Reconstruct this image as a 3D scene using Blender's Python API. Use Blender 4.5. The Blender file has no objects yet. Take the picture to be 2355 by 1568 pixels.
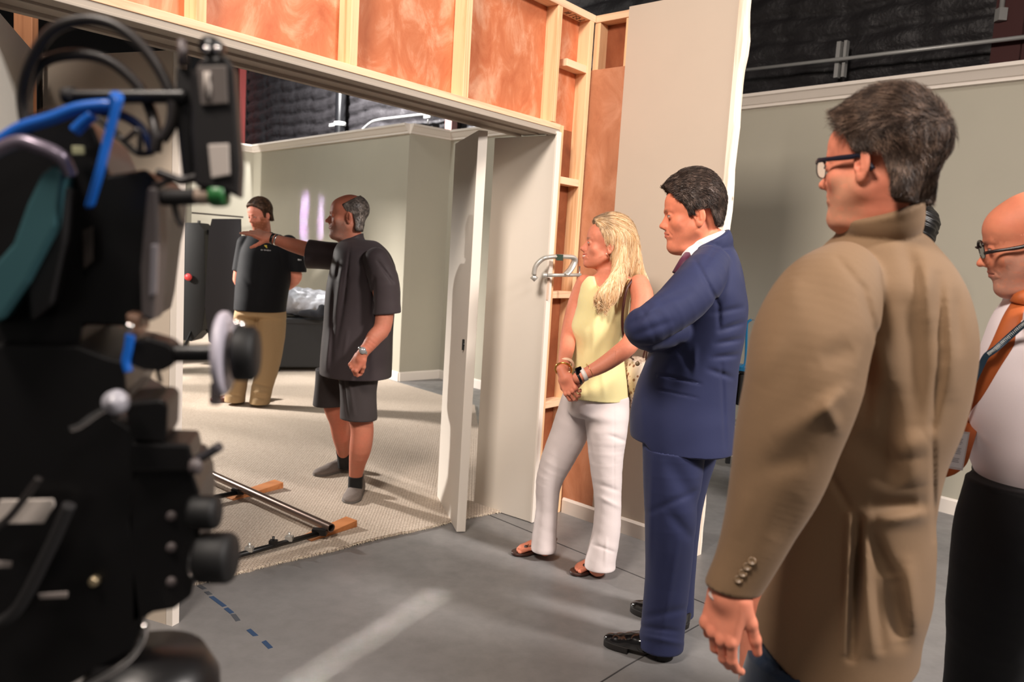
import bpy, math, random
import numpy as np
from mathutils import Vector, Matrix
PI=math.pi
random.seed(7); rng=np.random.default_rng(7)
S=bpy.context.scene; COL=S.collection
# ---------------------------------------------------------------- camera
F_PX=1824.; CX,CY=1177.5,784.; CAM=np.array([0,0,1.48])
_p=math.radians(6.34); _r=math.radians(3.5)
_F=np.array([0,math.cos(_p),-math.sin(_p)]); _R0=np.array([1,0,0.]); _U0=np.array([0,math.sin(_p),math.cos(_p)])
_R=math.cos(_r)*_R0+math.sin(_r)*_U0; _U=-math.sin(_r)*_R0+math.cos(_r)*_U0
def ray(x,y): return _F+(x-CX)/F_PX*_R-(y-CY)/F_PX*_U
def at(x,y,Y):
    "point seen at photo pixel (x,y), Y metres ahead of the camera"
    d=ray(x,y); return CAM+d*(Y/d[1])
def fl(x,y,z=0.):
    d=ray(x,y); return CAM+d*((z-CAM[2])/d[2])
cd=bpy.data.cameras.new('camera'); cam=bpy.data.objects.new('camera',cd); COL.objects.link(cam)
cd.sensor_width=36; cd.lens=F_PX/2355*36; cd.clip_start=.05; cd.clip_end=100
M=Matrix((( _R[0],_U[0],-_F[0],0),(_R[1],_U[1],-_F[1],0),(_R[2],_U[2],-_F[2],CAM[2]),(0,0,0,1)))
cam.matrix_world=M; S.camera=cam
cd.dof.use_dof=True; cd.dof.focus_distance=2.9; cd.dof.aperture_fstop=3.6
# ---------------------------------------------------------------- world, lights, exposure
S.view_settings.view_transform='Standard'; S.view_settings.look='None'; S.view_settings.gamma=1
S.view_settings.use_curve_mapping=False; S.view_settings.exposure=-0.13
W=bpy.data.worlds.new('world'); S.world=W; W.use_nodes=True
W.node_tree.nodes['Background'].inputs[0].default_value=(1.0,.93,.88,1); W.node_tree.nodes['Background'].inputs[1].default_value=.08
def area(name,loc,target,size,power,col=(1,1,1),size_y=None,spread=180):
    l=bpy.data.lights.new(name,'AREA'); l.energy=power; l.color=col; l.size=size
    if size_y: l.shape='RECTANGLE'; l.size_y=size_y
    l.spread=math.radians(spread)
    o=bpy.data.objects.new(name,l); COL.objects.link(o); o.location=loc
    o.rotation_euler=(Vector(target)-Vector(loc)).to_track_quat('-Z','Y').to_euler(); return o
area('warehouse_light_right',(4.4,.4,4.6),(.9,3.0,.6),.8,165,(1,.92,.87),spread=95)
area('warehouse_light_left',(-1.3,-.2,4.3),(.8,3.9,1.9),.9,125,(1,.88,.78),spread=110)
area('warehouse_light_near',(1.2,-1.6,4.2),(.8,3.0,1.2),.8,40,(1,.89,.8))
area('set_window_light',(-5.6,6.9,2.45),(-1.8,6.9,.2),.22,650,(1,.94,.88),size_y=.3)
area('set_rear_light',(-3.4,6.0,5.4),(-2.2,10.6,1.0),.6,45,(.98,1,.96),spread=110)
area('rear_bay_light',(-3.4,10.6,6.0),(-2.2,12.8,3.6),.4,900,(1,.97,.96),spread=130)
area('lavender_light',(-4.3,7.0,2.1),(-2.78,10.36,1.77),.17,1.3,(.66,.5,1),size_y=.62,spread=2)
area('lavender_light_faint',(-4.2,6.8,2.1),(-2.49,10.03,1.77),.14,.55,(.68,.56,1),size_y=.55,spread=2)
area('floor_streak_light',(-.75,2.3,3.2),(-.47,2.86,0),.025,.40,(1,.95,.9),size_y=1.0,spread=3)
# ---------------------------------------------------------------- tagging and mesh helpers
def tag(o,label=None,cat=None,group=None,kind=None):
    if label: o['label']=label
    if cat: o['category']=cat
    if group: o['group']=group
    if kind: o['kind']=kind
    return o
def empty(name,loc,label,cat,group=None,rz=0):
    o=bpy.data.objects.new(name,None); COL.objects.link(o); o.location=loc; o.rotation_euler.z=rz
    o.empty_display_size=.1
    return tag(o,label,cat,group)
def link(name,me,parent=None,mats=None,bevel=0,smooth=False):
    "link a mesh given in world coordinates; keeps it in place under its parent"
    o=bpy.data.objects.new(name,me); COL.objects.link(o)
    if mats:
        for m in (mats if isinstance(mats,(list,tuple)) else [mats]): me.materials.append(m)
    if smooth:
        for p in me.polygons: p.use_smooth=True
    if parent is not None: setpar(o,parent)
    else:
        recentre(o)
    if bevel:
        b=o.modifiers.new('bevel','BEVEL'); b.width=bevel; b.segments=2; b.limit_method='ANGLE'
    return o
def wmat(o):
    m=o.matrix_basis.copy()
    p=o.parent
    while p: m=p.matrix_basis@m; p=p.parent
    return m
def setpar(o,parent):
    inv=wmat(parent).inverted(); o.parent=parent; o.data.transform(inv)
def recentre(o):
    me=o.data
    n=len(me.vertices)
    if not n: return
    co=np.empty(n*3); me.vertices.foreach_get('co',co); co=co.reshape(-1,3)
    c=(co.min(0)+co.max(0))/2; c[2]=co[:,2].min(); c=Vector(c)
    me.transform(Matrix.Translation(-c)); o.location=c
class MB:
    def __init__(s): s.v=[]; s.f=[]; s.m=[]; s.sm=[]
    def add(s,v,f,m=0,sm=False):
        n=len(s.v); s.v+= [tuple(map(float,p)) for p in v]; s.f+=[tuple(i+n for i in q) for q in f]; s.m+=[m]*len(f); s.sm+=[sm]*len(f); return s
    def prism(s,pts,z0,z1,m=0):
        n=len(pts); a=sum(pts[i][0]*pts[(i+1)%n][1]-pts[(i+1)%n][0]*pts[i][1] for i in range(n))
        if a<0: pts=pts[::-1]
        v=[(p[0],p[1],z0) for p in pts]+[(p[0],p[1],z1) for p in pts]
        f=[tuple(range(n))[::-1],tuple(range(n,2*n))]+[(i,(i+1)%n,n+(i+1)%n,n+i) for i in range(n)]
        return s.add(v,f,m)
    def box(s,c,size,R=None,m=0):
        R=np.eye(3) if R is None else np.array(R); h=np.array(size)/2; c=np.array(c)
        v=[c+R@(h*np.array([x,y,z])) for z in(-1,1) for y in(-1,1) for x in(-1,1)]
        return s.add(v,[(0,2,3,1),(4,5,7,6),(0,1,5,4),(2,6,7,3),(0,4,6,2),(1,3,7,5)],m)
    def slab(s,p0,p1,th,z0,z1,m=0):
        "vertical slab from p0 to p1 (front face), thickness th to the left of p0->p1"
        p0=np.array(p0[:2],float); p1=np.array(p1[:2],float); d=(p1-p0)/np.linalg.norm(p1-p0); n=np.array([-d[1],d[0]])*th
        return s.prism([p0,p1,p1+n,p0+n],z0,z1,m)
    def tube(s,pts,r,seg=10,m=0,caps=True,closed=False,sm=True,sq=None):
        pts=[np.array(p,float) for p in pts]; n=len(pts); rs=r if hasattr(r,'__len__') else [r]*n
        prev=None; v=[]; 
        for i in range(n):
            a=pts[(i-1)%n] if (closed or i>0) else pts[i]; b=pts[(i+1)%n] if (closed or i<n-1) else pts[i]
            t=b-a; t=t/(np.linalg.norm(t)+1e-12)
            if prev is None:
                u=np.cross(t,[0,0,1.]); 
                if np.linalg.norm(u)<.1: u=np.cross(t,[1.,0,0])
            else: u=prev-t*(prev@t)
            u/=np.linalg.norm(u); prev=u; w=np.cross(t,u)
            for k in range(seg):
                an=2*PI*k/seg; cu,cw=math.cos(an),math.sin(an)
                if sq: cw*=sq
                v.append(pts[i]+rs[i]*(cu*u+cw*w))
        f=[]
        for i in range(n if closed else n-1):
            j=(i+1)%n
            for k in range(seg): f.append((i*seg+k,i*seg+(k+1)%seg,j*seg+(k+1)%seg,j*seg+k))
        s.add(v,f,m,sm)
        if caps and not closed:
            q=len(s.v)-len(v); s.f+= [tuple(q+k for k in range(seg))[::-1],tuple(q+(n-1)*seg+k for k in range(seg))]; s.m+=[m,m]; s.sm+=[False,False]
        return s
    def cyl(s,a,b,r,seg=24,m=0,r2=None): return s.tube([a,b],[r,r if r2 is None else r2],seg,m)
    def lathe(s,prof,o,ax,seg=28,m=0,sm=True):
        "profile (radius, distance along axis)"
        ax=np.array(ax,float); ax/=np.linalg.norm(ax); u=np.cross(ax,[0,0,1.]); 
        if np.linalg.norm(u)<.1: u=np.cross(ax,[1.,0,0])
        u/=np.linalg.norm(u); w=np.cross(ax,u); o=np.array(o,float); v=[];f=[]
        for r,t in prof:
            for k in range(seg):
                an=2*PI*k/seg; v.append(o+ax*t+r*(math.cos(an)*u+math.sin(an)*w))
        for i in range(len(prof)-1):
            for k in range(seg): f.append((i*seg+k,i*seg+(k+1)%seg,(i+1)*seg+(k+1)%seg,(i+1)*seg+k))
        return s.add(v,f,m,sm)
    def build(s,name,mats,parent=None,bevel=0):
        me=bpy.data.meshes.new(name); me.from_pydata(s.v,[],s.f); me.update()
        me.polygons.foreach_set('material_index',s.m); me.polygons.foreach_set('use_smooth',s.sm)
        return link(name,me,parent,mats,bevel)
def spline(P,n=8,closed=False):
    "Catmull-Rom through points"
    P=[np.array(p,float) for p in P]; out=[]; N=len(P)
    for i in range(N if closed else N-1):
        g=(lambda j:P[j%N]) if closed else (lambda j:P[min(max(j,0),N-1)])
        a,b,c,d=g(i-1),g(i),g(i+1),g(i+2)
        for k in range(n):
            t=k/n; out.append(.5*((2*b)+(-a+c)*t+(2*a-5*b+4*c-d)*t*t+(-a+3*b-3*c+d)*t**3))
    if not closed: out.append(P[-1])
    return out
# ---------------------------------------------------------------- materials
def rgb(r,g,b): 
    f=lambda c:(c/255/12.92 if c/255<=.04045 else ((c/255+.055)/1.055)**2.4)
    return (f(r),f(g),f(b),1)
class Mat:
    def __init__(s,name,col=(.5,.5,.5,1),rough=.6,metal=0,spec=.5,sheen=0,sss=0,coat=0):
        s.m=bpy.data.materials.new(name); s.m.use_nodes=True; s.t=s.m.node_tree; s.b=s.t.nodes['Principled BSDF']
        s.b.inputs['Base Color'].default_value=col; s.b.inputs['Roughness'].default_value=rough; s.b.inputs['Metallic'].default_value=metal
        s.b.inputs['Specular IOR Level'].default_value=spec
        if sheen: s.b.inputs['Sheen Weight'].default_value=sheen; s.b.inputs['Sheen Roughness'].default_value=.5
        if sss: s.b.inputs['Subsurface Weight'].default_value=sss; s.b.inputs['Subsurface Radius'].default_value=(1,.35,.2); s.b.inputs['Subsurface Scale'].default_value=.008
        if coat: s.b.inputs['Coat Weight'].default_value=coat
        s.tc=None
    def n(s,typ,**k):
        nd=s.t.nodes.new(typ)
        for a,b in k.items():
            if a.startswith('i_'):
                key=a[2:]; key=int(key) if key.isdigit() else key.replace('_',' ')
                nd.inputs[key].default_value=b
            else: setattr(nd,a,b)
        return nd
    def L(s,a,b): s.t.links.new(a,b)
    def co(s,scale=(1,1,1),rot=(0,0,0)):
        tc=s.n('ShaderNodeTexCoord'); mp=s.n('ShaderNodeMapping'); mp.inputs['Scale'].default_value=scale; mp.inputs['Rotation'].default_value=rot
        s.L(tc.outputs['Object'],mp.inputs[0]); return mp.outputs[0]
    def noise(s,scale,detail=4,co=None,rough=.55,dist=0):
        nd=s.n('ShaderNodeTexNoise'); nd.inputs['Scale'].default_value=scale; nd.inputs['Detail'].default_value=detail; nd.inputs['Roughness'].default_value=rough; nd.inputs['Distortion'].default_value=dist
        s.L(co if co is not None else s.co(),nd.inputs['Vector']); return nd.outputs[0]
    def ramp(s,fac,stops):
        nd=s.n('ShaderNodeValToRGB'); r=nd.color_ramp
        while len(r.elements)<len(stops): r.elements.new(.5)
        for e,(p,c) in zip(r.elements,stops): e.position=p; e.color=c
        s.L(fac,nd.inputs[0]); return nd.outputs[0]
    def mix(s,fac,a,b,mode='MIX'):
        nd=s.n('ShaderNodeMix',data_type='RGBA',blend_type=mode)
        for k,v in ((0,fac),(6,a),(7,b)):
            if isinstance(v,(int,float,tuple)): nd.inputs[k].default_value=v
            else: s.L(v,nd.inputs[k])
        return nd.outputs[2]
    def base(s,c): s.L(c,s.b.inputs['Base Color']); return s
    def bump(s,h,strength=.3,dist=.01):
        nd=s.n('ShaderNodeBump'); nd.inputs['Strength'].default_value=strength; nd.inputs['Distance'].default_value=dist
        s.L(h,nd.inputs['Height'])
        if s.b.inputs['Normal'].links: s.L(s.b.inputs['Normal'].links[0].from_socket,nd.inputs['Normal'])
        s.L(nd.outputs[0],s.b.inputs['Normal']); return s
    def rough(s,v): s.L(v,s.b.inputs['Roughness']); return s
def plain(name,col,rough=.5,metal=0,**k): return Mat(name,col,rough,metal,**k).m
def g(v): return (v,v,v,1)
def paint(name,col,var=.06):
    m=Mat(name,col,.62,spec=.3); n=m.noise(1.3,4); c2=tuple(x*(1-var) for x in col[:3])+(1,)
    m.base(m.ramp(n,[(.3,c2),(.7,col)])); m.bump(m.noise(220,2),.08,.001); return m.m
def wood(name,c1,c2,axis='z',rough=.6,knots=True,scale=1):
    m=Mat(name,c1,rough,spec=.3)
    sc={'z':(26*scale,26*scale,1.3*scale),'x':(1.3*scale,26*scale,26*scale),'y':(26*scale,1.3*scale,26*scale)}[axis]
    n=m.noise(1,6,m.co(sc),.6,.6); col=m.ramp(n,[(.3,c2),(.5,c1),(.72,tuple(min(1,x*1.1) for x in c1[:3])+(1,))])
    if knots:
        v=m.n('ShaderNodeTexVoronoi'); v.inputs['Scale'].default_value=3.2; m.L(m.co((1.6,1.6,1)),v.inputs['Vector'])
        k=m.ramp(v.outputs['Distance'],[(.03,g(1)),(.06,g(0))]); col=m.mix(k,col,tuple(x*.35 for x in c2[:3])+(1,))
    m.base(col); m.bump(n,.15,.002); return m.m
def plywood(name,c_lo,c_mid,c_hi):
    m=Mat(name,c_mid,.45,spec=.4); n0=m.noise(1,8,m.co((7,7,4.5),(.5,.35,.2)),.66,.7); n1=m.noise(1,3,m.co((2.2,2.2,1.1)),.5,1.0)
    c=m.ramp(n0,[(.3,c_lo),(.5,c_mid),(.72,c_hi)]); d=m.ramp(n1,[(.35,g(.82)),(.7,g(1.0))]); m.base(m.mix(1.0,c,d,'MULTIPLY'))
    m.bump(n0,.12,.002); return m.m
def cloth(name,col,rough=.85,weave=900,sheen=.06,var=.12,bump=.25,big=14):
    m=Mat(name,col,rough,spec=.2,sheen=sheen); 
    n=m.noise(big,3); fine=m.noise(weave,2)
    c2=tuple(x*(1-var) for x in col[:3])+(1,); c3=tuple(min(1,x*(1+var)) for x in col[:3])+(1,)
    c=m.ramp(fine,[(.3,c2),(.7,c3)]); m.base(c); m.bump(fine,bump,.0006); m.bump(n,.12,.006); return m.m
def weave2(name,c1,c2,freq,rough=.85,mixn=.5):
    "two-colour woven cloth"
    m=Mat(name,c1,rough,spec=.2,sheen=.2)
    def wave(dirn):
        w=m.n('ShaderNodeTexWave',wave_type='BANDS',bands_direction=dirn); w.inputs['Scale'].default_value=freq; w.inputs['Distortion'].default_value=.6; w.inputs['Detail'].default_value=1
        m.L(m.co(),w.inputs['Vector']); return w.outputs['Fac']
    a=wave('Z'); b=wave('X'); mm=m.n('ShaderNodeMath',operation='MULTIPLY'); m.L(a,mm.inputs[0]); m.L(b,mm.inputs[1])
    m.base(m.ramp(mm.outputs[0],[(.12,c1),(.6,c2)])); m.bump(mm.outputs[0],.35,.001); return m.m
def skinmat(name,col,red=(.62,.16,.10,1),blotch=.35):
    m=Mat(name,col,.55,spec=.28,sss=.10)
    at_=m.n('ShaderNodeAttribute',attribute_name='col'); af=m.n('ShaderNodeAttribute',attribute_name='cfac'); n=m.noise(16,3); n2=m.noise(90,3)
    k=m.ramp(n,[(.42,g(0)),(.75,g(blotch))]); c=m.mix(k,col,red); c=m.mix(1.0,c,m.ramp(n2,[(.3,g(.93)),(.7,g(1))]),'MULTIPLY')
    c=m.mix(af.outputs['Fac'],c,at_.outputs['Color']); m.base(c); m.bump(m.noise(420,2),.10,.0006); m.bump(m.noise(60,3),.06,.002); return m.m
def hairmat(name,c1,c2,scale=40,rough=.42):
    m=Mat(name,c1,rough,spec=.4); oi=m.n('ShaderNodeNewGeometry'); n=m.noise(scale,2)
    dk=tuple(x*.45 for x in c1[:3])+(1,); a=m.ramp(oi.outputs['Random Per Island'],[(.0,dk),(.45,c1),(.75,c2),(1,tuple(min(1,x*1.35) for x in c2[:3])+(1,))])
    m.base(m.mix(m.ramp(n,[(.42,g(.75)),(.6,g(0))]),a,dk)); return m.m
# ---------------------------------------------------------------- solid modelling with distance fields
def V(*a): return np.array(a,float)
def unit(v): v=np.array(v,float); return v/np.linalg.norm(v)
def smin(a,b,k):
    h=np.clip(.5+.5*(b-a)/k,0,1); return b*(1-h)+a*h-k*h*(1-h)
def smax(a,b,k): return -smin(-a,-b,k)
def cap(P,a,b,ra,rb=None):
    rb=ra if rb is None else rb; a=np.array(a,float); b=np.array(b,float)
    pa=P-a; ba=b-a; h=np.clip(pa@ba/(ba@ba+1e-12),0,1); return np.sqrt(((pa-h[:,None]*ba)**2).sum(1))-(ra+(rb-ra)*h)
def ell(P,c,r,M=None):
    q=P-np.array(c,float)
    if M is not None: q=q@M
    r=np.array(r,float); k0=np.sqrt(((q/r)**2).sum(1)); k1=np.sqrt(((q/(r*r))**2).sum(1)); return k0*(k0-1)/(k1+1e-9)
def bx(P,c,h,M=None,rr=0.):
    q=P-np.array(c,float)
    if M is not None: q=q@M
    q=np.abs(q)-(np.array(h,float)-rr); return np.sqrt((np.maximum(q,0)**2).sum(1))+np.minimum(q.max(1),0)-rr
class Loft:
    "body of elliptic sections along axis D; stations (t, cu, cv, a, b[, exponent])"
    def __init__(s,o,D,u,st,kcap=.01):
        s.o=np.array(o,float); s.D=unit(D); u=np.array(u,float); u=u-s.D*(u@s.D); s.u=unit(u); s.v=np.cross(s.D,s.u); s.k=kcap
        st=np.array([tuple(x)+((2.2,) if len(x)<6 else ()) for x in st],float); st=st[np.argsort(st[:,0])]
        t=st[:,0]; T=np.linspace(t[0],t[-1],120); s.T=T; s.tab=[]
        for j in range(1,6):
            y=st[:,j]; m=np.gradient(y,t) if len(t)>2 else np.full(len(t),(y[-1]-y[0])/(t[-1]-t[0]))
            i=np.clip(np.searchsorted(t,T)-1,0,len(t)-2); h=t[i+1]-t[i]; x=(T-t[i])/h
            s.tab.append((2*x**3-3*x**2+1)*y[i]+(x**3-2*x**2+x)*h*m[i]+(-2*x**3+3*x**2)*y[i+1]+(x**3-x**2)*h*m[i+1])
    def __call__(s,P,grow=0):
        q=P-s.o; t=q@s.D; cu,cv,a,b,e=[np.interp(t,s.T,y) for y in s.tab]; a=np.maximum(a+grow,.002); b=np.maximum(b+grow,.002)
        X=np.abs((q@s.u-cu)/a)+1e-9; Y=np.abs((q@s.v-cv)/b)+1e-9
        r=(X**e+Y**e)**(1/e); gx=(X**(e-1))*r**(1-e)/a; gy=(Y**(e-1))*r**(1-e)/b
        d=(r-1)/np.sqrt(gx*gx+gy*gy+1e-9); d=np.where(r<.5,-np.minimum(a,b)*(1-r),d)
        return smax(smax(d,t-s.T[-1],s.k),s.T[0]-t,s.k)
def crease(P,a,b,r,depth,n=None):
    "groove (depth>0) or ridge (depth<0) along segment a-b, seen along n"
    a=np.array(a,float); b=np.array(b,float)
    if n is not None:
        n=unit(n); q=P-np.outer((P-a)@n,n); b=b-n*((b-a)@n)
    else: q=P
    pa=q-a; ba=b-a; h=np.clip(pa@ba/(ba@ba+1e-12),0,1); d2=((pa-h[:,None]*ba)**2).sum(1)
    return depth*np.exp(-d2/(r*r))*np.sin(PI*np.clip(h*.9+.05,0,1))**.6
def nz(P,s,seed=0):
    "smooth pseudo-noise from sines, about -1..1"
    r=np.random.default_rng(seed); o=0
    for k in range(5):
        d=r.normal(size=3); d/=np.linalg.norm(d); o=o+np.sin((P@d)*s*(1+.6*k)+r.uniform(0,6.28))/(1+.5*k)
    return o/2.2
def surf(fn,lo,hi,vox,pad=.012):
    lo=np.array(lo,float)-pad; hi=np.array(hi,float)+pad; B=8
    nb=np.ceil((hi-lo)/(vox*B)).astype(int); n=nb*B
    gi=np.stack(np.meshgrid(*[np.arange(k) for k in nb],indexing='ij'),-1).reshape(-1,3)
    cen=lo+(gi+.5)*B*vox; d=np.concatenate([fn(c) for c in np.array_split(cen,max(1,len(cen)//60000))])
    act=np.abs(d)<B*vox*.9*1.15+.004
    Vg=np.ones(n,np.float32); 
    Vb=Vg.reshape(nb[0],B,nb[1],B,nb[2],B)
    for (i,j,k) in gi[(~act)&(d<0)]: Vb[i,:,j,:,k,:]=-1
    loc=np.stack(np.meshgrid(*[np.arange(B)]*3,indexing='ij'),-1).reshape(-1,3)
    A=gi[act]
    for ch in np.array_split(A,max(1,len(A)//400)):
        P=(lo+((ch[:,None,:]*B+loc[None])+.5)*vox).reshape(-1,3); vals=fn(P).reshape(len(ch),B,B,B)
        for c,v in zip(ch,vals): Vb[c[0],:,c[1],:,c[2],:]=v
    Vg[[0,-1],:,:]=1; Vg[:,[0,-1],:]=1; Vg[:,:,[0,-1]]=1
    ins=Vg<0
    c=np.zeros(tuple(n-1),np.int8)
    for dx in(0,1):
        for dy in(0,1):
            for dz in(0,1): c+=ins[dx:n[0]-1+dx,dy:n[1]-1+dy,dz:n[2]-1+dz]
    I=np.argwhere((c>0)&(c<8)); idx=-np.ones(tuple(n-1),np.int64); idx[tuple(I.T)]=np.arange(len(I))
    acc=np.zeros((len(I),3)); cnt=np.zeros(len(I))
    corners=[(a,b,e) for a in(0,1) for b in(0,1) for e in(0,1)]
    for a in corners:
        for ax in range(3):
            if a[ax]==0:
                b=list(a); b[ax]=1
                va=Vg[tuple((I+a).T)]; vb=Vg[tuple((I+b).T)]; m=(va<0)!=(vb<0)
                t=np.where(m,va/np.where(m,va-vb,1),0); p=np.array(a,float)+np.outer(t,np.eye(3)[ax]); acc+=p*m[:,None]; cnt+=m
    vert=lo+(I+acc/cnt[:,None]+.5)*vox
    faces=[]
    for ax in range(3):
        u,w=[(1,2),(2,0),(0,1)][ax]
        sl=[slice(1,-1)]*3; sl[ax]=slice(0,-1); s2=list(sl); s2[ax]=slice(1,None)
        a=ins[tuple(sl)]; b=ins[tuple(s2)]; E=np.argwhere(a!=b); 
        off=np.ones(3,int); off[ax]=0; G=E+off
        fw=a[tuple(E.T)]
        du=np.eye(3,dtype=int)[u]; dw=np.eye(3,dtype=int)[w]
        q=np.stack([idx[tuple((G-du-dw).T)],idx[tuple((G-dw).T)],idx[tuple(G.T)],idx[tuple((G-du).T)]],1)
        q[~fw]=q[~fw][:,::-1]; faces.append(q)
    Q=np.concatenate(faces); Q=Q[(Q>=0).all(1)]
    e=vox*.5
    for it in range(2):
        d0=fn(vert); gr=np.stack([fn(vert+np.eye(3)[i]*e)-fn(vert-np.eye(3)[i]*e) for i in range(3)],1)/(2*e)
        gn=np.maximum((gr**2).sum(1),.25); st=np.clip(d0/gn,-vox,vox)*.8; vert=vert-gr*st[:,None]
    return vert,Q
def qmesh(name,parts,mats,parent=None,col=None,smooth=True):
    "mesh from (verts, quads) pieces; col(P)->rgba array"
    vs=[];qs=[];n=0
    for v,q in parts: vs.append(v); qs.append(q+n); n+=len(v)
    v=np.concatenate(vs); q=np.concatenate(qs)
    me=bpy.data.meshes.new(name); me.vertices.add(len(v)); me.vertices.foreach_set('co',v.ravel())
    me.loops.add(len(q)*4); me.loops.foreach_set('vertex_index',q.ravel().astype(np.int32)); me.polygons.add(len(q))
    me.polygons.foreach_set('loop_start',np.arange(len(q),dtype=np.int32)*4); me.polygons.foreach_set('loop_total',np.full(len(q),4,np.int32))
    me.update(); me.validate()
    if smooth: me.polygons.foreach_set('use_smooth',np.ones(len(me.polygons),bool))
    if col is not None:
        c=col(v); me.attributes.new('cfac','FLOAT','POINT'); me.color_attributes.new('col','FLOAT_COLOR','POINT'); fa=me.attributes['cfac']; ca=me.attributes['col']; fa.data.foreach_set('value',c[:,3].astype(np.float32)); c=c.copy(); c[:,3]=1; ca.data.foreach_set('color',c.ravel().astype(np.float32))
    return link(name,me,parent,mats)
def strands(name,fn,flow,lo,hi,mats,parent,n=3000,length=.03,r=.0008,segs=4,lift=.25,mask=None,jit=.25,vox=.008,seed=1,off=0.,taper=.3):
    "strand ribbons (three-sided) rooted on the surface of fn, laid along flow(P)"
    v,q=surf(fn,lo,hi,vox); R=np.random.default_rng(seed); i=R.integers(0,len(q),n); w=R.dirichlet([1,1,1,1],n); P=(v[q[i]]*w[:,:,None]).sum(1)
    if mask is not None: P=P[mask(P)]
    n=len(P); e=.002; rand=R.normal(size=(n,3)); L=length*R.uniform(.55,1.15,n)
    def grad(P): 
        gr=np.stack([fn(P+np.eye(3)[k]*e)-fn(P-np.eye(3)[k]*e) for k in range(3)],1); return gr/(np.linalg.norm(gr,axis=1)[:,None]+1e-9)
    g0=grad(P); path=[P-g0*(.001-off)]; cur=P+g0*off
    for s_ in range(segs):
        gg=grad(cur); fl_=flow(cur); fl_=fl_/(np.linalg.norm(fl_,axis=1)[:,None]+1e-9)+rand*jit; fl_=fl_-gg*((fl_*gg).sum(1))[:,None]
        fl_/= (np.linalg.norm(fl_,axis=1)[:,None]+1e-9); li=lift*(1-.5*s_/segs); d=fl_+gg*li; d/=np.linalg.norm(d,axis=1)[:,None]
        cur=cur+d*(L/segs)[:,None]; path.append(cur)
    rings=[]
    for s_,p in enumerate(path):
        t=(path[min(s_+1,segs)]-path[max(s_-1,0)]); t/=np.linalg.norm(t,axis=1)[:,None]+1e-9
        a=np.cross(t,g0); a/=np.linalg.norm(a,axis=1)[:,None]+1e-9; b=np.cross(t,a); rr=r*(1-(1-taper)*s_/segs)
        rings.append(np.stack([p+rr*(math.cos(x)*a+math.sin(x)*b) for x in (PI/2,PI/2+2.09,PI/2+4.19)],1))
    Vv=np.stack(rings,1).reshape(n,-1,3); k=(segs+1)*3; Q=[]
    for s_ in range(segs):
        for j in range(3): Q.append((s_*3+j,s_*3+(j+1)%3,(s_+1)*3+(j+1)%3,(s_+1)*3+j))
    Q=np.array(Q)[None]+np.arange(n)[:,None,None]*k
    return (Vv.reshape(-1,3),Q.reshape(-1,4))
# ================================================================ SETTING
def moulding(p0,p1,prof,name,mat,kind='structure',parent=None):
    "extrude profile [(out,z)] along p0->p1; out is to the right of p0->p1"
    p0=V(*p0[:2]); p1=V(*p1[:2]); d=unit(p1-p0); r=V(d[1],-d[0]); n=len(prof); v=[]
    for p in (p0,p1):
        for o,z in prof: q=p+r*o; v.append((q[0],q[1],z))
    f=[(i,(i+1)%n,n+(i+1)%n,n+i) for i in range(n)]+[tuple(range(n))[::-1],tuple(range(n,2*n))]
    o=MB().add(v,f).build(name,mat,parent)
    if kind: o['kind']=kind
    return o
def struct(mb,name,mat,bevel=0):
    o=mb.build(name,mat,None,bevel); o['kind']='structure'; return o
# floor
mf=Mat('painted_concrete',rgb(120,119,119),.42,spec=.45)
n1=mf.noise(.7,5); n2=mf.noise(9,6,None,.65); n3=mf.noise(60,3)
c=mf.ramp(n1,[(.3,rgb(107,106,106)),(.55,rgb(119,117,116)),(.75,rgb(129,127,125))]); c=mf.mix(1.0,c,mf.ramp(n2,[(.3,g(.86)),(.6,g(1))]),'MULTIPLY')
sp=mf.n('ShaderNodeTexVoronoi'); sp.inputs['Scale'].default_value=2.3; mf.L(mf.co(),sp.inputs['Vector'])
c=mf.mix(mf.ramp(sp.outputs['Distance'],[(.012,g(.6)),(.02,g(0))]),c,rgb(205,203,200)); mf.base(c); mf.rough(mf.ramp(n2,[(.3,g(.5)),(.7,g(.34))])); mf.bump(n3,.06,.002)
floor=struct(MB().prism([(-13,-4),(9,-4),(9,16),(-13,16)],-.1,0),'floor',mf.m)
M_joint=plain('joint_dark',rgb(58,56,56),.8)
def strip(pts,w,z,mat,name,parent=None,kind=None,h=.0015):
    mb=MB()
    for a,b in zip(pts[:-1],pts[1:]):
        a=V(*a[:2]);b=V(*b[:2]); d=unit(b-a); n=V(-d[1],d[0])*w/2; mb.prism([a-n,b-n,b+n,a+n],z,z+h)
    o=mb.build(name,mat,parent)
    if kind:o['kind']=kind
    return o
jd=unit(V(.742,-.753)); A0=V(.301,3.974)
strip([A0-jd*1.2,A0,A0+jd*3.2],.006,0,M_joint,'floor_joint',floor)
strip([fl(1607,1437),fl(1440,1532),fl(1300,1620)],.005,0,M_joint,'floor_joint',floor)
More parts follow.
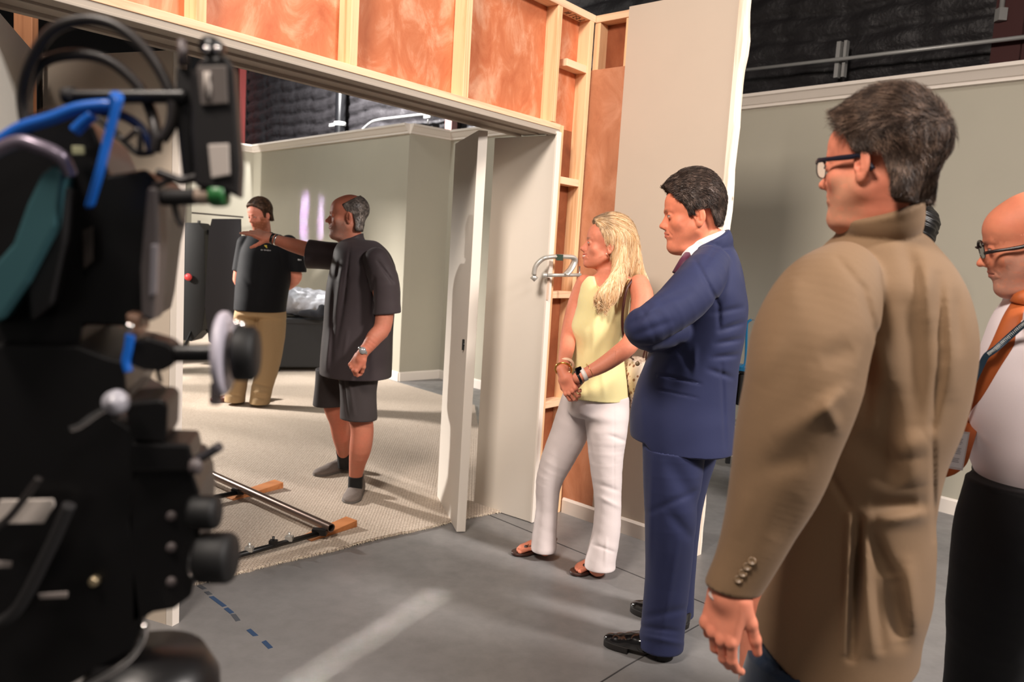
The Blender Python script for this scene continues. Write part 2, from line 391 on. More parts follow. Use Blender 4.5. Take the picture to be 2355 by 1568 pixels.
# carpet
def carpet_mat():
    m=Mat('woven_carpet',rgb(196,178,160),.95,spec=.1,sheen=.15)
    tc=m.n('ShaderNodeTexCoord'); mp=m.n('ShaderNodeMapping',vector_type='TEXTURE'); mp.inputs['Rotation'].default_value=(0,0,math.radians(42.6)); m.L(tc.outputs['Object'],mp.inputs[0])
    br=m.n('ShaderNodeTexBrick'); br.inputs['Scale'].default_value=1; br.inputs['Brick Width'].default_value=.021; br.inputs['Row Height'].default_value=.0125; br.inputs['Mortar Size'].default_value=.0028; br.inputs['Mortar Smooth'].default_value=1; br.inputs['Color1'].default_value=g(1); br.inputs['Color2'].default_value=g(.8); br.inputs['Mortar'].default_value=g(0)
    m.L(mp.outputs[0],br.inputs['Vector']); n=m.noise(120,3); big=m.noise(1.1,3)
    c=m.ramp(br.outputs['Color'],[(0,rgb(120,100,82)),(.5,rgb(188,168,148)),(1,rgb(214,198,180))]); c=m.mix(.5,c,m.ramp(n,[(.35,rgb(165,146,126)),(.65,rgb(222,208,192))]))
    c=m.mix(1.0,c,m.ramp(big,[(.3,g(.93)),(.7,g(1))]),'MULTIPLY'); m.base(c); m.bump(br.outputs['Color'],.8,.006); m.bump(n,.3,.003); return m.m
d1=V(.735,.677); a=V(-.081,4.342)
edge=[]
for k in range(161):
    t=-4.2+k/160*4.36; j=rng.normal()*.0035+.01*math.sin(t*3.1)+.006*math.sin(t*11)
    edge.append(a+d1*t+V(.677,-.735)*j)
M_carpet=carpet_mat()
far=[V(.02,4.43),V(-.12,5.2),V(-.32,7.47),V(-.65,7.85),V(-1.27,8.56),V(-3.9,11.55),V(-6.9,8.85),V(-6.4,4.2)]
rug=MB().prism([tuple(p) for p in edge]+[tuple(p) for p in far],.0,.014).build('carpet',M_carpet); rug['kind']='structure'
mb=MB()
for k in range(420):
    t=rng.uniform(-2.2,.1); p=a+d1*t+V(.677,-.735)*(.01*math.sin(t*3.1)+.006*math.sin(t*11)-.004); an=rng.uniform(-1.1,1.1); dd=V(.677*math.cos(an)+.735*math.sin(an),-.735*math.cos(an)+.677*math.sin(an)); l=rng.uniform(.006,.018)
    mb.tube([(p[0],p[1],.008),(p[0]+dd[0]*l*.6,p[1]+dd[1]*l*.6,.009),(p[0]+dd[0]*l,p[1]+dd[1]*l,.002)],[.0028,.0022,.001],5)
fr=mb.build('frayed_edge',plain('fray',rgb(205,192,172),.95),rug); fr['kind']='stuff'
# ceiling, rear wall in quilted black insulation
M_black=plain('ceiling_black',rgb(14,14,15),.9)
struct(MB().prism([(-13,-4),(9,-4),(9,16),(-13,16)],6.4,6.5),'ceiling',M_black)
ins=Mat('black_insulation_sheet',rgb(46,44,46),.45,spec=.5); ins.bump(ins.noise(26,5,None,.6),.55,.02); ins.bump(ins.noise(140,2),.2,.003)
DJ=unit(V(.668,-.744)); NJ=V(.744,.668)     # along the right/back walls, and away from the camera
K0=V(-.81,9.0)+NJ*1.45
def quilt(name,s0,s1,z0,z1,zo=0):
    nx=int((s1-s0)/.035); nzv=int((z1-z0)/.03); X,Z=np.meshgrid(np.linspace(s0,s1,nx),np.linspace(z0,z1,nzv),indexing='ij')
    band=.21; zz=Z+.035*np.sin(X*1.9)+.02*np.sin(X*5.3+1); ph=(zz/band)%1; col=(X/.62)%1
    d=.055*np.sqrt(np.clip(np.sin(PI*ph),0,1))+.018*np.sqrt(np.clip(np.sin(PI*col),0,1))
    P=np.stack([X,Z,X*0],-1).reshape(-1,3); d=d.ravel()+.010*nz(P,22,3)+.006*nz(P,60,4)+.008*np.sin(P[:,1]*2*PI/.052+2*np.sin(P[:,0]*3))*(np.sin(P[:,0]*4)>-.5)
    xy=K0[None]+DJ[None]*P[:,:1]-NJ[None]*(d[:,None]-.05)
    v=np.c_[xy,P[:,1]]; i=np.arange(nx*nzv).reshape(nx,nzv)
    q=np.stack([i[:-1,:-1],i[:-1,1:],i[1:,1:],i[1:,:-1]],-1).reshape(-1,4)
    return qmesh(name,[(v,q)],ins.m)
struct(MB().slab(K0-DJ*9.2-V(.74,.67)*9,K0-DJ*9.2+V(.74,.67)*1,.1,0,6.4),'wall_far_left',M_black)
wr=quilt('wall_rear',-9.5,9.5,1.9,6.3); wr['kind']='structure'
# painted set walls
M_beige=paint('beige_set_paint',rgb(172,167,152)); M_greige=paint('greige_set_paint',rgb(198,184,168)); M_white=plain('trim_white',rgb(222,213,203),.5)
M_door=paint('door_offwhite',rgb(222,214,203),.03); M_cream=plain('cream_edge',rgb(236,226,215),.5)
M_reveal=paint('reveal_paint',rgb(168,158,146),.04)
cB=V(-1.22,8.63); cC=V(-.81,9.0); cA=V(-3.85,11.55); A_end=cA-unit(V(.74,.67))*4.6; J_end=cC+DJ*7.2
crown=lambda H:[(0,H),(.07,H),(.07,H-.022),(.058,H-.03),(.03,H-.075),(.022,H-.08),(.022,H-.1),(0,H-.105)]
base=lambda h:[(0,0),(.016,0),(.016,h-.012),(.008,h),(0,h)]
TR=1
for nm,p,q,cr in (('wall_left',A_end,cA,1),('wall_back',cA,cB,1),('wall_return',cB,cC,1),('wall_right',cC,J_end,1)):
    struct(MB().slab(p,q,.09,0,2.77),nm,M_beige)
    moulding(p,q,crown(2.775),'trim_%d'%TR,M_white); TR+=1
    moulding(p,q,base(.10),'baseboard_'+nm[5:],M_white)
struct(MB().slab(at(340,490,10.0),at(560,490,11.2),.03,1.735,1.755),'trim_%d'%TR,plain('rail_dark',rgb(50,42,38),.6)); TR+=1
# steel columns and conduit on the rear wall
M_redst=plain('red_primer_steel',rgb(150,62,58),.55); M_dkred=plain('dark_red_steel',rgb(70,22,20),.6); M_galv=plain('galvanised',rgb(190,190,188),.4,.25); M_blk=plain('black_satin',rgb(12,12,13),.4)
M_bpipe=plain('black_pipe',rgb(20,20,22),.3)
def kp(s,off,z): p=K0+DJ*s-NJ*off; return V(p[0],p[1],z)
def kat(x,y,off=.12):
    r=ray(x,y); n=NJ; t=((K0-NJ*off)@n)/(r[:2]@n); return CAM+r*t
def column(x,y,w,mat,label,d=.05):
    p=kat(x,y,.18)[:2]; t=empty('steel_column',(p[0],p[1],0),label,'column')
    MB().slab(p-DJ*w/2,p+DJ*w/2,.012,0,6.4).build('front_flange',mat,t); q=p+NJ*.15
    MB().slab(p-DJ*.006,p+DJ*.006,.15,0,6.4).build('web',mat,t); MB().slab(q-DJ*w/2,q+DJ*w/2,.012,0,6.4).build('rear_flange',M_blk,t)
column(548,230,.09,M_redst,'thin red primed steel column on the black rear wall, at left')
column(1031,285,.15,plain('pink_primer_steel',rgb(196,150,146),.6),'pinkish steel column above the narrow return wall')
column(2352,80,.40,M_dkred,'dark red steel column at the upper right corner')
p=kat(783,250,.2); t=empty('drain_pipe',(p[0],p[1],0),'thick black vertical pipe on the dark rear wall','pipe')
MB().cyl((p[0],p[1],.0),(p[0],p[1],6.3),.085,24).build('pipe',M_bpipe,t)
z=kat(775,282,.3)[2]; MB().lathe([(.093,-.03),(.098,-.02),(.098,.02),(.093,.03)],(p[0],p[1],z),(0,0,1)).box((p[0]-DJ[0]*.16-NJ[0]*.05,p[1]-DJ[1]*.16-NJ[1]*.05,z-.01),(.16,.03,.045),np.array([[DJ[0],NJ[0],0],[DJ[1],NJ[1],0],[0,0,1]])).box((p[0]-DJ[0]*.13,p[1]-DJ[1]*.13,z-.16),(.02,.02,.3)).build('strap',plain('strap_white',rgb(225,225,222),.4),t)
mb=MB(); mb.tube(spline([kat(832,300),kat(838,294),kat(856,280),kat(880,274)],6)+[kat(975,263),kat(1060,250)],.019,10); o=mb.build('conduit',M_galv); tag(o,'bent grey conduit rising over the back set wall','conduit')
mb=MB(); q=kat(985,266,.14); mb.box(q,(.16,.05,.07),np.array([[DJ[0],NJ[0],0],[DJ[1],NJ[1],0],[0,0,1]])); mb.cyl(q-V(0,0,.12),q,.012); mb.build('clip',M_galv,o)
o=MB().tube([kat(1680,165,.26),kat(1950,134,.26),kat(2400,80,.26)],.016,10).build('conduit',M_galv); tag(o,'long straight conduit across the black insulation at upper right','conduit')
q=kat(1936,137,.20); MB().box(q+V(DJ[0],DJ[1],0)*.03,(.025,.05,.30),np.array([[DJ[0],NJ[0],0],[DJ[1],NJ[1],0],[0,0,1]])).box(q-V(DJ[0],DJ[1],0)*.03,(.035,.05,.30),np.array([[DJ[0],NJ[0],0],[DJ[1],NJ[1],0],[0,0,1]])).build('bracket',M_galv,o)
q=kat(2306,0,.2); o=MB().cyl(q+V(0,0,.5),kat(2303,24,.2),.018).box(kat(2302,34,.2),(.06,.06,.09)).build('hanging_conduit',M_galv); tag(o,'short vertical conduit end beside the dark red column','conduit')
# ---------------------------------------------------------------- the framed header flat
WD=V(math.sin(math.radians(38.2)),math.cos(math.radians(38.2))); WN=V(-WD[1],WD[0]); W0=V(.165,4.26)
def wp(s,n): return W0+WD*s+WN*n
def s_at(x,y,n=0):
    r=ray(x,y); c_=V(WD[1],-WD[0]); t=((W0+WN*n)@c_)/(r[:2]@c_); return ((CAM+r*t)[:2]-W0)@WD
pine1,pine2=rgb(238,196,152),rgb(208,158,110)
W_stud=wood('pine_stud',pine1,pine2,'z'); 
def woodx(name,c1,c2,ang):
    m=Mat(name,c1,.6,spec=.3); tc=m.n('ShaderNodeTexCoord'); mp=m.n('ShaderNodeMapping',vector_type='TEXTURE'); mp.inputs['Rotation'].default_value=(0,0,ang); mp.inputs['Scale'].default_value=(1/1.4,1/26,1/30); m.L(tc.outputs['Object'],mp.inputs[0])
    n=m.noise(1,6,mp.outputs[0],.6,.5); m.base(m.ramp(n,[(.3,c2),(.5,c1),(.75,tuple(min(1,x*1.12) for x in c1[:3])+(1,))])); m.bump(n,.2,.002); return m.m
angW=math.atan2(WD[1],WD[0]); W_plate=woodx('pine_plate',rgb(236,200,165),rgb(205,160,125),angW)
W_ply=plywood('orange_plywood',rgb(186,98,60),rgb(206,124,84),rgb(234,178,144)); W_ply2=plywood('shaded_brown_plywood',rgb(126,66,40),rgb(144,80,50),rgb(164,98,66))  # second plywood browner: the shade of the recessed bay is put into its colour
t=empty('framed_header_flat',(*wp(-1,0),0),'orange plywood set wall with exposed pine studs above the wide opening','set wall')
ds=s_at(1230,150,.07)
MB().slab(wp(.30,.075),wp(-3.6,.075),-.01,2.165,2.79).build('plywood_panel',W_ply,t)
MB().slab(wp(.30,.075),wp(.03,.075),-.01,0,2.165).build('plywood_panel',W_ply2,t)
ss=[s_at(412,0)-.62]+[s_at(x,y) for x,y in ((463,40),(813,150),(1070,230))]
for s in ss: MB().slab(wp(s+.019,0),wp(s-.019,0),-.075,2.166,2.752).build('stud',W_stud,t,.002)
for s in (-.03,.268): MB().slab(wp(s+.019,0),wp(s-.019,0),-.075,2.17 if s<0 else 0,2.752).build('stud',W_stud,t,.002)
MB().slab(wp(.032+.038,.002),wp(.032,.002),-.075,0,2.165).build('stud',W_stud,t,.002)
MB().slab(wp(.30,0),wp(-3.6,0),-.075,2.752,2.79).build('top_plate',W_plate,t,.002)
MB().slab(wp(.03,-.004),wp(-3.6,-.004),-.085,2.137,2.166).build('bottom_plate',W_plate,t,.002)
for x,y in ((1318,147),(1308,417),(1288,678),(1257,932)):
    s=.17; r=ray(x,y); c_=V(WD[1],-WD[0]); k=(W0@c_)/(r[:2]@c_); z=(CAM+r*k)[2]
    MB().slab(wp(.249,.004),wp(.06,.004),-.07,z-.019,z+.019).build('noggin',W_plate,t,.002)
# painted soffit with two grooves
mb=MB(); mb.slab(wp(.035,.0),wp(-3.6,.0),-.24,2.117,2.137); mb.slab(wp(.035,-.006),wp(-3.6,-.006),-.055,2.108,2.118); mb.slab(wp(-.02,.10),wp(-3.6,.10),-.018,2.108,2.118); mb.slab(wp(-.02,.215),wp(-3.6,.215),-.03,2.104,2.118)
mb.build('soffit',M_reveal,t,.002)
# handwriting on the underside of the small top plate
mb=MB(); strokes=[[(0,0),(0,1),(.6,0),(.6,1)],[(1.5,1),(1.5,0),(2.0,0)],[(2.9,1),(2.4,1),(2.4,0),(2.9,0)],[(2.4,.5),(2.8,.5)],[(3.2,0),(3.2,1),(3.7,1)],[(3.2,.5),(3.6,.5)],[(4.0,1),(4.6,1)],[(4.3,1),(4.3,0)]]
for st_ in strokes:
    mb.tube([(*wp(.07+a_*.036,.02+b_*.036),2.7515) for a_,b_ in st_],.0022,5)
mb.build('handwriting',plain('marker_ink',rgb(45,30,22),.7),t)
# jamb return flat
t=empty('jamb_flat',(*wp(0,.2),0),'off-white return flat forming the right side of the opening','set wall')
MB().slab(wp(0,-.004),wp(0,.42),-.03,.004,2.108).build('painted_face',M_door,t,.002)
MB().slab(wp(-.004,-.012),wp(.034,-.012),.014,.004,2.125).build('edge_trim',M_cream,t,.002)
MB().box((*wp(.0,-.012+.0),1.30),(.012,.012,.12)).build('hinge_plate',plain('pale_brown',rgb(196,170,150),.5),t)
# door slab standing open
g0,g1,g2=V(-.39,4.601),V(-.23,4.036),V(-.181,4.064)
dv=unit(g1-g0); dn=V(-dv[1],dv[0])
t=MB().slab(g0,g1,.048,.004,2.075).build('door_1',M_door,None,.002); t['kind']='structure'
q=at(1052,792,4.09); q[:2]=g0+dv*((q[:2]-g0)@dv)
mb=MB(); mb.lathe([(.0,.002),(.012,.004),(.014,0),(.014,-.01)],(q[0]-dn[0]*.003,q[1]-dn[1]*.003,q[2]),(-dn[0],-dn[1],0)).box((q[0],q[1],q[2]-.0),(.02,.02,.055)).build('latch',plain('dark_metal',rgb(60,60,58),.4,.7),t)
# wall with plywood strip and painted flat to the right of the corner
ID=V(.739,-.674); IN=V(.674,.739); I0=V(.345,4.505)
def ip(s,n): return I0+ID*s+IN*n
t=empty('corner_flat',(*ip(.5,0),0),'tall greige painted flat with raw pine edge and plywood strip, behind the suited man','set wall')
MB().slab(ip(.232,-.012),ip(.865,-.012),.012,0,2.80).build('painted_panel',M_greige,t,.001)
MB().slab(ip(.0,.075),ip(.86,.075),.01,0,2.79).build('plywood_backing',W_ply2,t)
MB().slab(ip(.0,-.004),ip(.232,-.004),.008,.0,2.50).build('plywood_strip',plywood('strip_plywood',rgb(178,116,84),rgb(196,134,100),rgb(214,156,124)),t,.001)
for s in (.019,.225): MB().slab(ip(s-.019,.006),ip(s+.019,.006),.07,0,2.752).build('stud',W_stud,t,.002)
MB().slab(ip(0,0),ip(.86,0),.076,2.752,2.79).build('top_plate',woodx('pine_plate_side',rgb(236,200,165),rgb(205,160,125),math.atan2(ID[1],ID[0])),t,.002)
# raw edge with ragged torn facing
mb=MB(); n=46; zs=np.linspace(0,3.02,n); v=[];f=[]
for i,z in enumerate(zs):
    j=.004*nz(V(0,0,z)[None],30,8)[0]+(.012 if 2.35<z<2.75 else 0)*(.6+.4*math.sin(z*23))
    for (s,nn) in ((.865,-.014),(.888+j,-.014),(.892+j*1.2,.05),(.865,.075)): q=ip(s,nn); v.append((q[0],q[1],z))
for i in range(n-1):
    for k in range(4): f.append((i*4+k,i*4+(k+1)%4,i*4+4+(k+1)%4,i*4+4+k))
f+=[(3,2,1,0),tuple(4*(n-1)+k for k in range(4))]
mb.add(v,f).build('raw_edge',wood('pale_edge',rgb(250,236,220),rgb(225,196,168),'z'),t)
moulding(ip(.02,-.004),ip(.865,-.012),base(.087),'baseboard',M_white,None,t)
# ---------------------------------------------------------------- left side of the opening
t=empty('left_jamb_flat',(-1.5,2.97,0),'beige flat with a white edge closing the left side of the opening','set wall')
L1=V(-1.245,2.865); L0=V(-1.865,3.11); ld=unit(L1-L0)
MB().slab(L0,L1,.03,0,2.112).build('painted_face',M_greige,t)
MB().slab(L1-ld*.002,L1+ld*.030,.034,0,2.116).build('edge_trim',M_white,t)
q=at(91,120,3.05); MB().cyl((q[0],q[1],1.78),(q[0],q[1],2.14),.010,12).build('gap_strip',M_blk,t); MB().cyl((q[0],q[1],1.755),(q[0],q[1],1.78),.006,12).build('gap_screw',plain('brass',rgb(200,150,80),.3,1),t)  # black strip put in for the dark gap between flats, brass screw below
t=MB().slab((-1.49,2.21),(-1.80,2.965),.05,0,2.10).build('near_left_flat',paint('pale_grey_paint',rgb(206,204,196))); tag(t,'pale grey flat at the far left, side-on behind the film camera','set wall')
q=at(60,60,3.75); t=MB().box((q[0],q[1],1.55),(.085,.05,3.1)).build('timber_post',wood('post_pine',rgb(176,122,86),rgb(140,90,60),'z'),None,.003); tag(t,'bare timber post in the dark gap at upper left','post')
q=at(438,270,11.6); t=MB().box((q[0],q[1],1.7),(.09,.09,3.6)).build('timber_post',wood('post_pine2',rgb(150,96,66),rgb(120,76,52),'z'),None,.003); tag(t,'bare timber post rising above the far left set wall','post')
# ---------------------------------------------------------------- C clamp on the jamb
M_clamp=plain('cast_aluminium',rgb(196,194,188),.35,.6)
t=empty('c_clamp',at(1270,640,4.2),'grey metal C-clamp gripping the jamb edge and stud beside the woman','clamp')
Y=4.16
P=[at(1228,632,Y),at(1232,612,Y),at(1246,597,Y),at(1262,591,Y),at(1292,590,Y+.05),at(1318,592,Y+.09),at(1321,602,Y+.1),at(1313,618,Y+.09),at(1300,633,Y+.07)]
MB().tube(spline(P,5),.021,12,sq=.6).build('frame',M_clamp,t)
MB().box(at(1287,592,Y+.02),(.035,.03,.032)).build('painted_band',plain('dark_green_paint',rgb(30,50,34),.5),t)
MB().cyl(at(1258,633,Y+.05),at(1336,632,Y+.1),.0095,14).lathe([(.011,0),(.014,.004),(.014,.02),(.008,.026)],at(1258,633,Y+.05),at(1250,633,Y+.05)-at(1258,633,Y+.05)).build('screw',M_clamp,t)
MB().cyl(at(1333,612,Y+.1),at(1331,660,Y+.1),.0045,10).build('handle',plain('steel',rgb(150,145,140),.3,.9),t)
MB().cyl(at(1224,634,Y),at(1233,643,Y),.016,14).build('pad',M_clamp,t)
# ---------------------------------------------------------------- camera track on the carpet
M_pipe=plain('track_steel',rgb(128,108,98),.28,.85); M_wedge=wood('wedge_wood',rgb(196,128,78),rgb(160,96,52),'x')
t=empty('dolly_track',fl(650,1180),'steel dolly track laid on wooden wedges across the carpet','track')
def fz(x,y,z): p=fl(x,y,z); return p
r0=fz(440,1070,.075); r1=fz(762,1214,.075); rd=unit(r1-r0)
pp=MB(); pp.tube([r0-rd*1.2,r1],.0215,20,caps=False); pp.tube([r1,r1-rd*.3],.017,20,caps=False); pp.lathe([(.017,0),(.0215,0)],r1,rd,20); pp.build('rail',M_pipe,t)
rn=V(-rd[1],rd[0],0)*.62; 
pp=MB(); pp.tube([r0-rd*1.2-rn,r1-rn],.0215,20).build('rail',M_pipe,t)
for (x,y,sgn) in ((735,1226,1),(548,1132,1)):
    c=fz(x,y,.045); c=c+rd*(.0); q=c-rn*1.02
    MB().tube([c+rn*.03,q],.0135,12).build('sleeper',M_blk,t)
    MB().box(c+V(0,0,.008),(.07,.035,.03)).build('cradle',M_blk,t)
    if x>600:
        for k,(f_) in enumerate((.28,.42,.62)):
            w=c-rn*f_; MB().box(w+V(0,0,.016),(.035,.03,.022)).cyl(w+V(0,0,.01),w+V(.0,0,.045),.006,10).build('clip',M_clamp if k!=1 else M_blk,t)
def wedge(c,ang,L,w,h,label):
    u=V(math.cos(ang),math.sin(ang),0); n=V(-u[1],u[0],0); mb=MB(); c=V(c[0],c[1],.014)
    v=[c+u*(-L/2)+n*(-w/2),c+u*(L/2)+n*(-w/2),c+u*(L/2)+n*(w/2),c+u*(-L/2)+n*(w/2)]; hh=[.006,h,h,.006]
    mb.add(v+[p+V(0,0,a_) for p,a_ in zip(v,hh)],[(3,2,1,0),(4,5,6,7),(0,1,5,4),(1,2,6,5),(2,3,7,6),(3,0,4,7)]); o=mb.build('wooden_wedge',M_wedge,None,.002); tag(o,label,'wedge','wedges under the track')
a_=math.atan2(*( (fl(798,1215)-fl(720,1240))[[1,0]] ))
wedge(fl(757,1229),a_,.30,.085,.036,'orange-brown wooden wedge under the near end of the track rail')
wedge(fl(585,1138),a_,.34,.085,.036,'wooden wedge under the track farther back, left of the grey sneakers')
# tape marks on the floor
M_tape=plain('blue_tape',rgb(40,62,92),.6); M_tape2=plain('grey_tape',rgb(66,70,76),.6)
tapes=[((457,1346),(470,1354)),((474,1360),(484,1368)),((486,1372),(516,1394)),((519,1398),(534,1410)),((536,1412),(548,1428)),((572,1448),(588,1462)),((606,1474),(622,1490))]
for k,(a1,b1) in enumerate(tapes):
    A_,B_=fl(*a1),fl(*b1); mb=MB(); d=unit(B_-A_); n=V(-d[1],d[0],0)*.009
    j=[rng.uniform(-.004,.004) for _ in range(4)]
    mb.prism([(A_-n)[:2]+d[:2]*j[0],(B_-n)[:2]+d[:2]*j[1],(B_+n)[:2]+d[:2]*j[2],(A_+n)[:2]+d[:2]*j[3]],.0,.0012)
    lab='scrap of blue tape on the grey floor in a broken line toward the camera' if k<5 else ('small blue tape square, second from the near end of the broken line' if k==5 else 'blue tape square nearest the bottom of the photo')
    tag(mb.build('floor_tape',M_tape if k>1 and k!=4 else M_tape2),lab,'tape','broken line of floor tape')
# ---------------------------------------------------------------- things at the back of the set
t=empty('equipment_case',fl(690,850),'black wheeled equipment case against the back wall, a bag on top','case')
ca=fl(648,846)+V(-.0,-.38,0); M_case=plain('case_black',rgb(26,27,29),.55); cb=DJ; w_=.78; dp=.5; p0=ca[:2]; p1=p0+V(.92,.38)*w_
MB().slab(p0,p1,dp,.06,.60).build('body',M_case,t,.012); MB().slab(p0-V(.01,.01),p1+V(.01,-.01),dp+.01,.55,.61).build('lid',M_case,t,.01)
for q in (p0+V(.05,.04),p1-V(.05,-.01),p0+V(-.13,.42),p1+V(-.18,.40)): MB().cyl((q[0]-.02,q[1],.03),(q[0]+.02,q[1],.03),.03,14).box((q[0],q[1],.055),(.03,.03,.03)).build('caster',M_blk,t)
cm=(p0+p1)/2+V(-.1,.22)
bagm=Mat('silver_plastic',rgb(176,178,186),.22,spec=.8); bagm.bump(bagm.noise(18,5),.6,.02)
bf=lambda P: smin(ell(P,(cm[0]-.08,cm[1],.78),(.36,.22,.17)),ell(P,(cm[0]+.2,cm[1],.76),(.24,.2,.15)),.06)+.022*np.abs(nz(P,16,5))+.01*nz(P,44,6)
tag(qmesh('plastic_bag',[surf(bf,(cm[0]-.5,cm[1]-.3,.612),(cm[0]+.5,cm[1]+.3,1.0),.014,0)],bagm.m),'crumpled silvery plastic bag lying on the black case','bag')
cf=lambda P: smin(ell(P,(cm[0]+.18,cm[1]-.30,.675),(.19,.06,.055)),ell(P,(cm[0]+.26,cm[1]-.30,.70),(.06,.05,.10)),.03)+.014*np.abs(nz(P,26,9))
tag(qmesh('dark_jacket',[surf(cf,(cm[0]-.1,cm[1]-.45,.628),(cm[0]+.5,cm[1],.9),.012,0)],cloth('dark_cloth',rgb(22,22,26))),'black bundled cloth in front of the silvery bag','clothing')
# film light on stand
t=empty('film_light',fl(452,845),'black studio light with barn door on a stand, left of the man in navy polo','studio light')
f0=fl(452,845); M_fl=plain('flag_black',rgb(38,36,40),.7)
f0=V(f0[0],f0[1],0); MB().cyl(f0+V(0,0,.35),f0+V(0,0,1.62),.017,14).build('pole',plain('stand_pole',rgb(88,86,78),.4,.6),t)
for an in (0.3,2.4,4.5): MB().tube([f0+V(0,0,.55),f0+V(math.cos(an)*.42,math.sin(an)*.42,.015)],.012,8).build('leg',M_blk,t)
MB().lathe([(.02,-.05),(.034,-.04),(.034,.04),(.02,.05)],f0+V(0,0,.5),(0,0,1),14).build('collar',M_blk,t)
MB().cyl(f0+V(-.02,0,1.5),f0+V(.12,0,1.5),.03,12).build('yoke_knob',M_blk,t)
def plate(pts,Y,th,name,mat,par,dy=(0,0)):
    P=[at(x,y,Y) for x,y in pts]; n=len(P); v=P+[p+V(.0,th,0) for p in P]
    MBf=MB().add(v,[tuple(range(n)),tuple(range(n,2*n))[::-1]]+[(i,n+i,n+(i+1)%n,(i+1)%n) for i in range(n)]); return MBf.build(name,mat,par,.004)
plate([(487,503),(553,503),(556,700),(545,830),(480,785),(470,700),(480,530)],8.5,.03,'barn_door',M_fl,t)
plate([(372,525),(385,512),(455,512),(470,530),(472,700),(465,760),(440,785),(380,775)],8.6,.30,'housing',plain('housing_black',rgb(10,10,11),.5),t)
MB().lathe([(0,.02),(.035,.018),(.04,0)],at(433,637,8.57),(0,-1,0),16).build('red_knob',plain('red_plastic',rgb(214,66,66),.4),t)
# cart by the right wall
t=empty('utility_cart',fl(1760,1075),'dark utility cart against the right set wall, between the suit and the tan jacket','cart')
q=V(1.62,5.75); zt=at(1700,848,5.5)[2]
for zz,mat in ((zt-.03,M_blk),(zt-.42,plain('cart_grey',rgb(120,118,116),.5)),(.16,M_blk)):
    MB().slab(q,q+DJ*.62,.36,zz-.03,zz).build('shelf',mat,t,.008)
for s,n in ((.02,.02),(.60,.02),(.02,.34),(.60,.34)):
    r=q+DJ*s+NJ*n; MB().box((r[0],r[1],(zt-.06)/2+.03),(.03,.03,zt-.06)).build('post',M_blk,t)
MB().slab(q+DJ*.03+NJ*.03,q+DJ*.59+NJ*.03,.3,zt-.30,zt-.065).build('drawer_box',M_blk,t,.01)
M_cyan=plain('blue_plastic',rgb(22,112,158),.35)
t=empty('wire_rack',(q[0]+.2,q[1],zt-.03),'blue wire rack with a tall bent loop, on top of the cart','rack')
Y=5.62; mb=MB(); mb.tube([at(1690,843,Y),at(1706,843,Y)]+spline([at(1712,838,Y),at(1715,820,Y),at(1717,760,Y),at(1719,742,Y),at(1728,735,Y)],5),.009,10).build('loop',M_cyan,t)
MB().tube([at(1728,735,Y),at(1750,737,Y)],.004,8).build('end_wire',plain('grey_wire',rgb(140,136,130),.5),t)
b=at(1700,846,Y); MB().slab(b[:2]-V(.12,-.1),b[:2]+V(.22,-.2),.2,zt-.03,zt).build('tray',M_cyan,t,.005)
# unseen window flat, its panels and openings shaped to break up the set light
t=empty('window_gobo',(-4.9,6.9,0),'unseen white window flat added to shape the light into the set from the left','window gobo')
wn=unit(V(-.98,.18)); wd=V(wn[1],-wn[0]); wc=V(-4.75,6.9)
for s in (-.55,-.18,.18,.55): MB().slab(wc+wd*(s-.025),wc+wd*(s+.025),.04,.9,2.3).build('mullion',M_white,t)
for z in (.9,1.6,2.25): MB().slab(wc-wd*.55,wc+wd*.55,.04,z,z+.05).build('rail',M_white,t)
MB().slab(wc-wd*1.8,wc-wd*.55,.05,0,2.75).slab(wc+wd*.55,wc+wd*.78,.05,0,2.75).slab(wc+wd*1.08,wc+wd*3.3,.05,0,2.75).slab(wc+wd*.78,wc+wd*1.08,.05,0,1.1).slab(wc+wd*.78,wc+wd*1.08,.05,2.1,2.75).slab(wc-wd*.55,wc+wd*.55,.05,0,.9).slab(wc-wd*.55,wc+wd*.55,.05,2.3,2.75).build('painted_panel',M_beige,t)  # unseen panels added around the openings to limit where the light falls
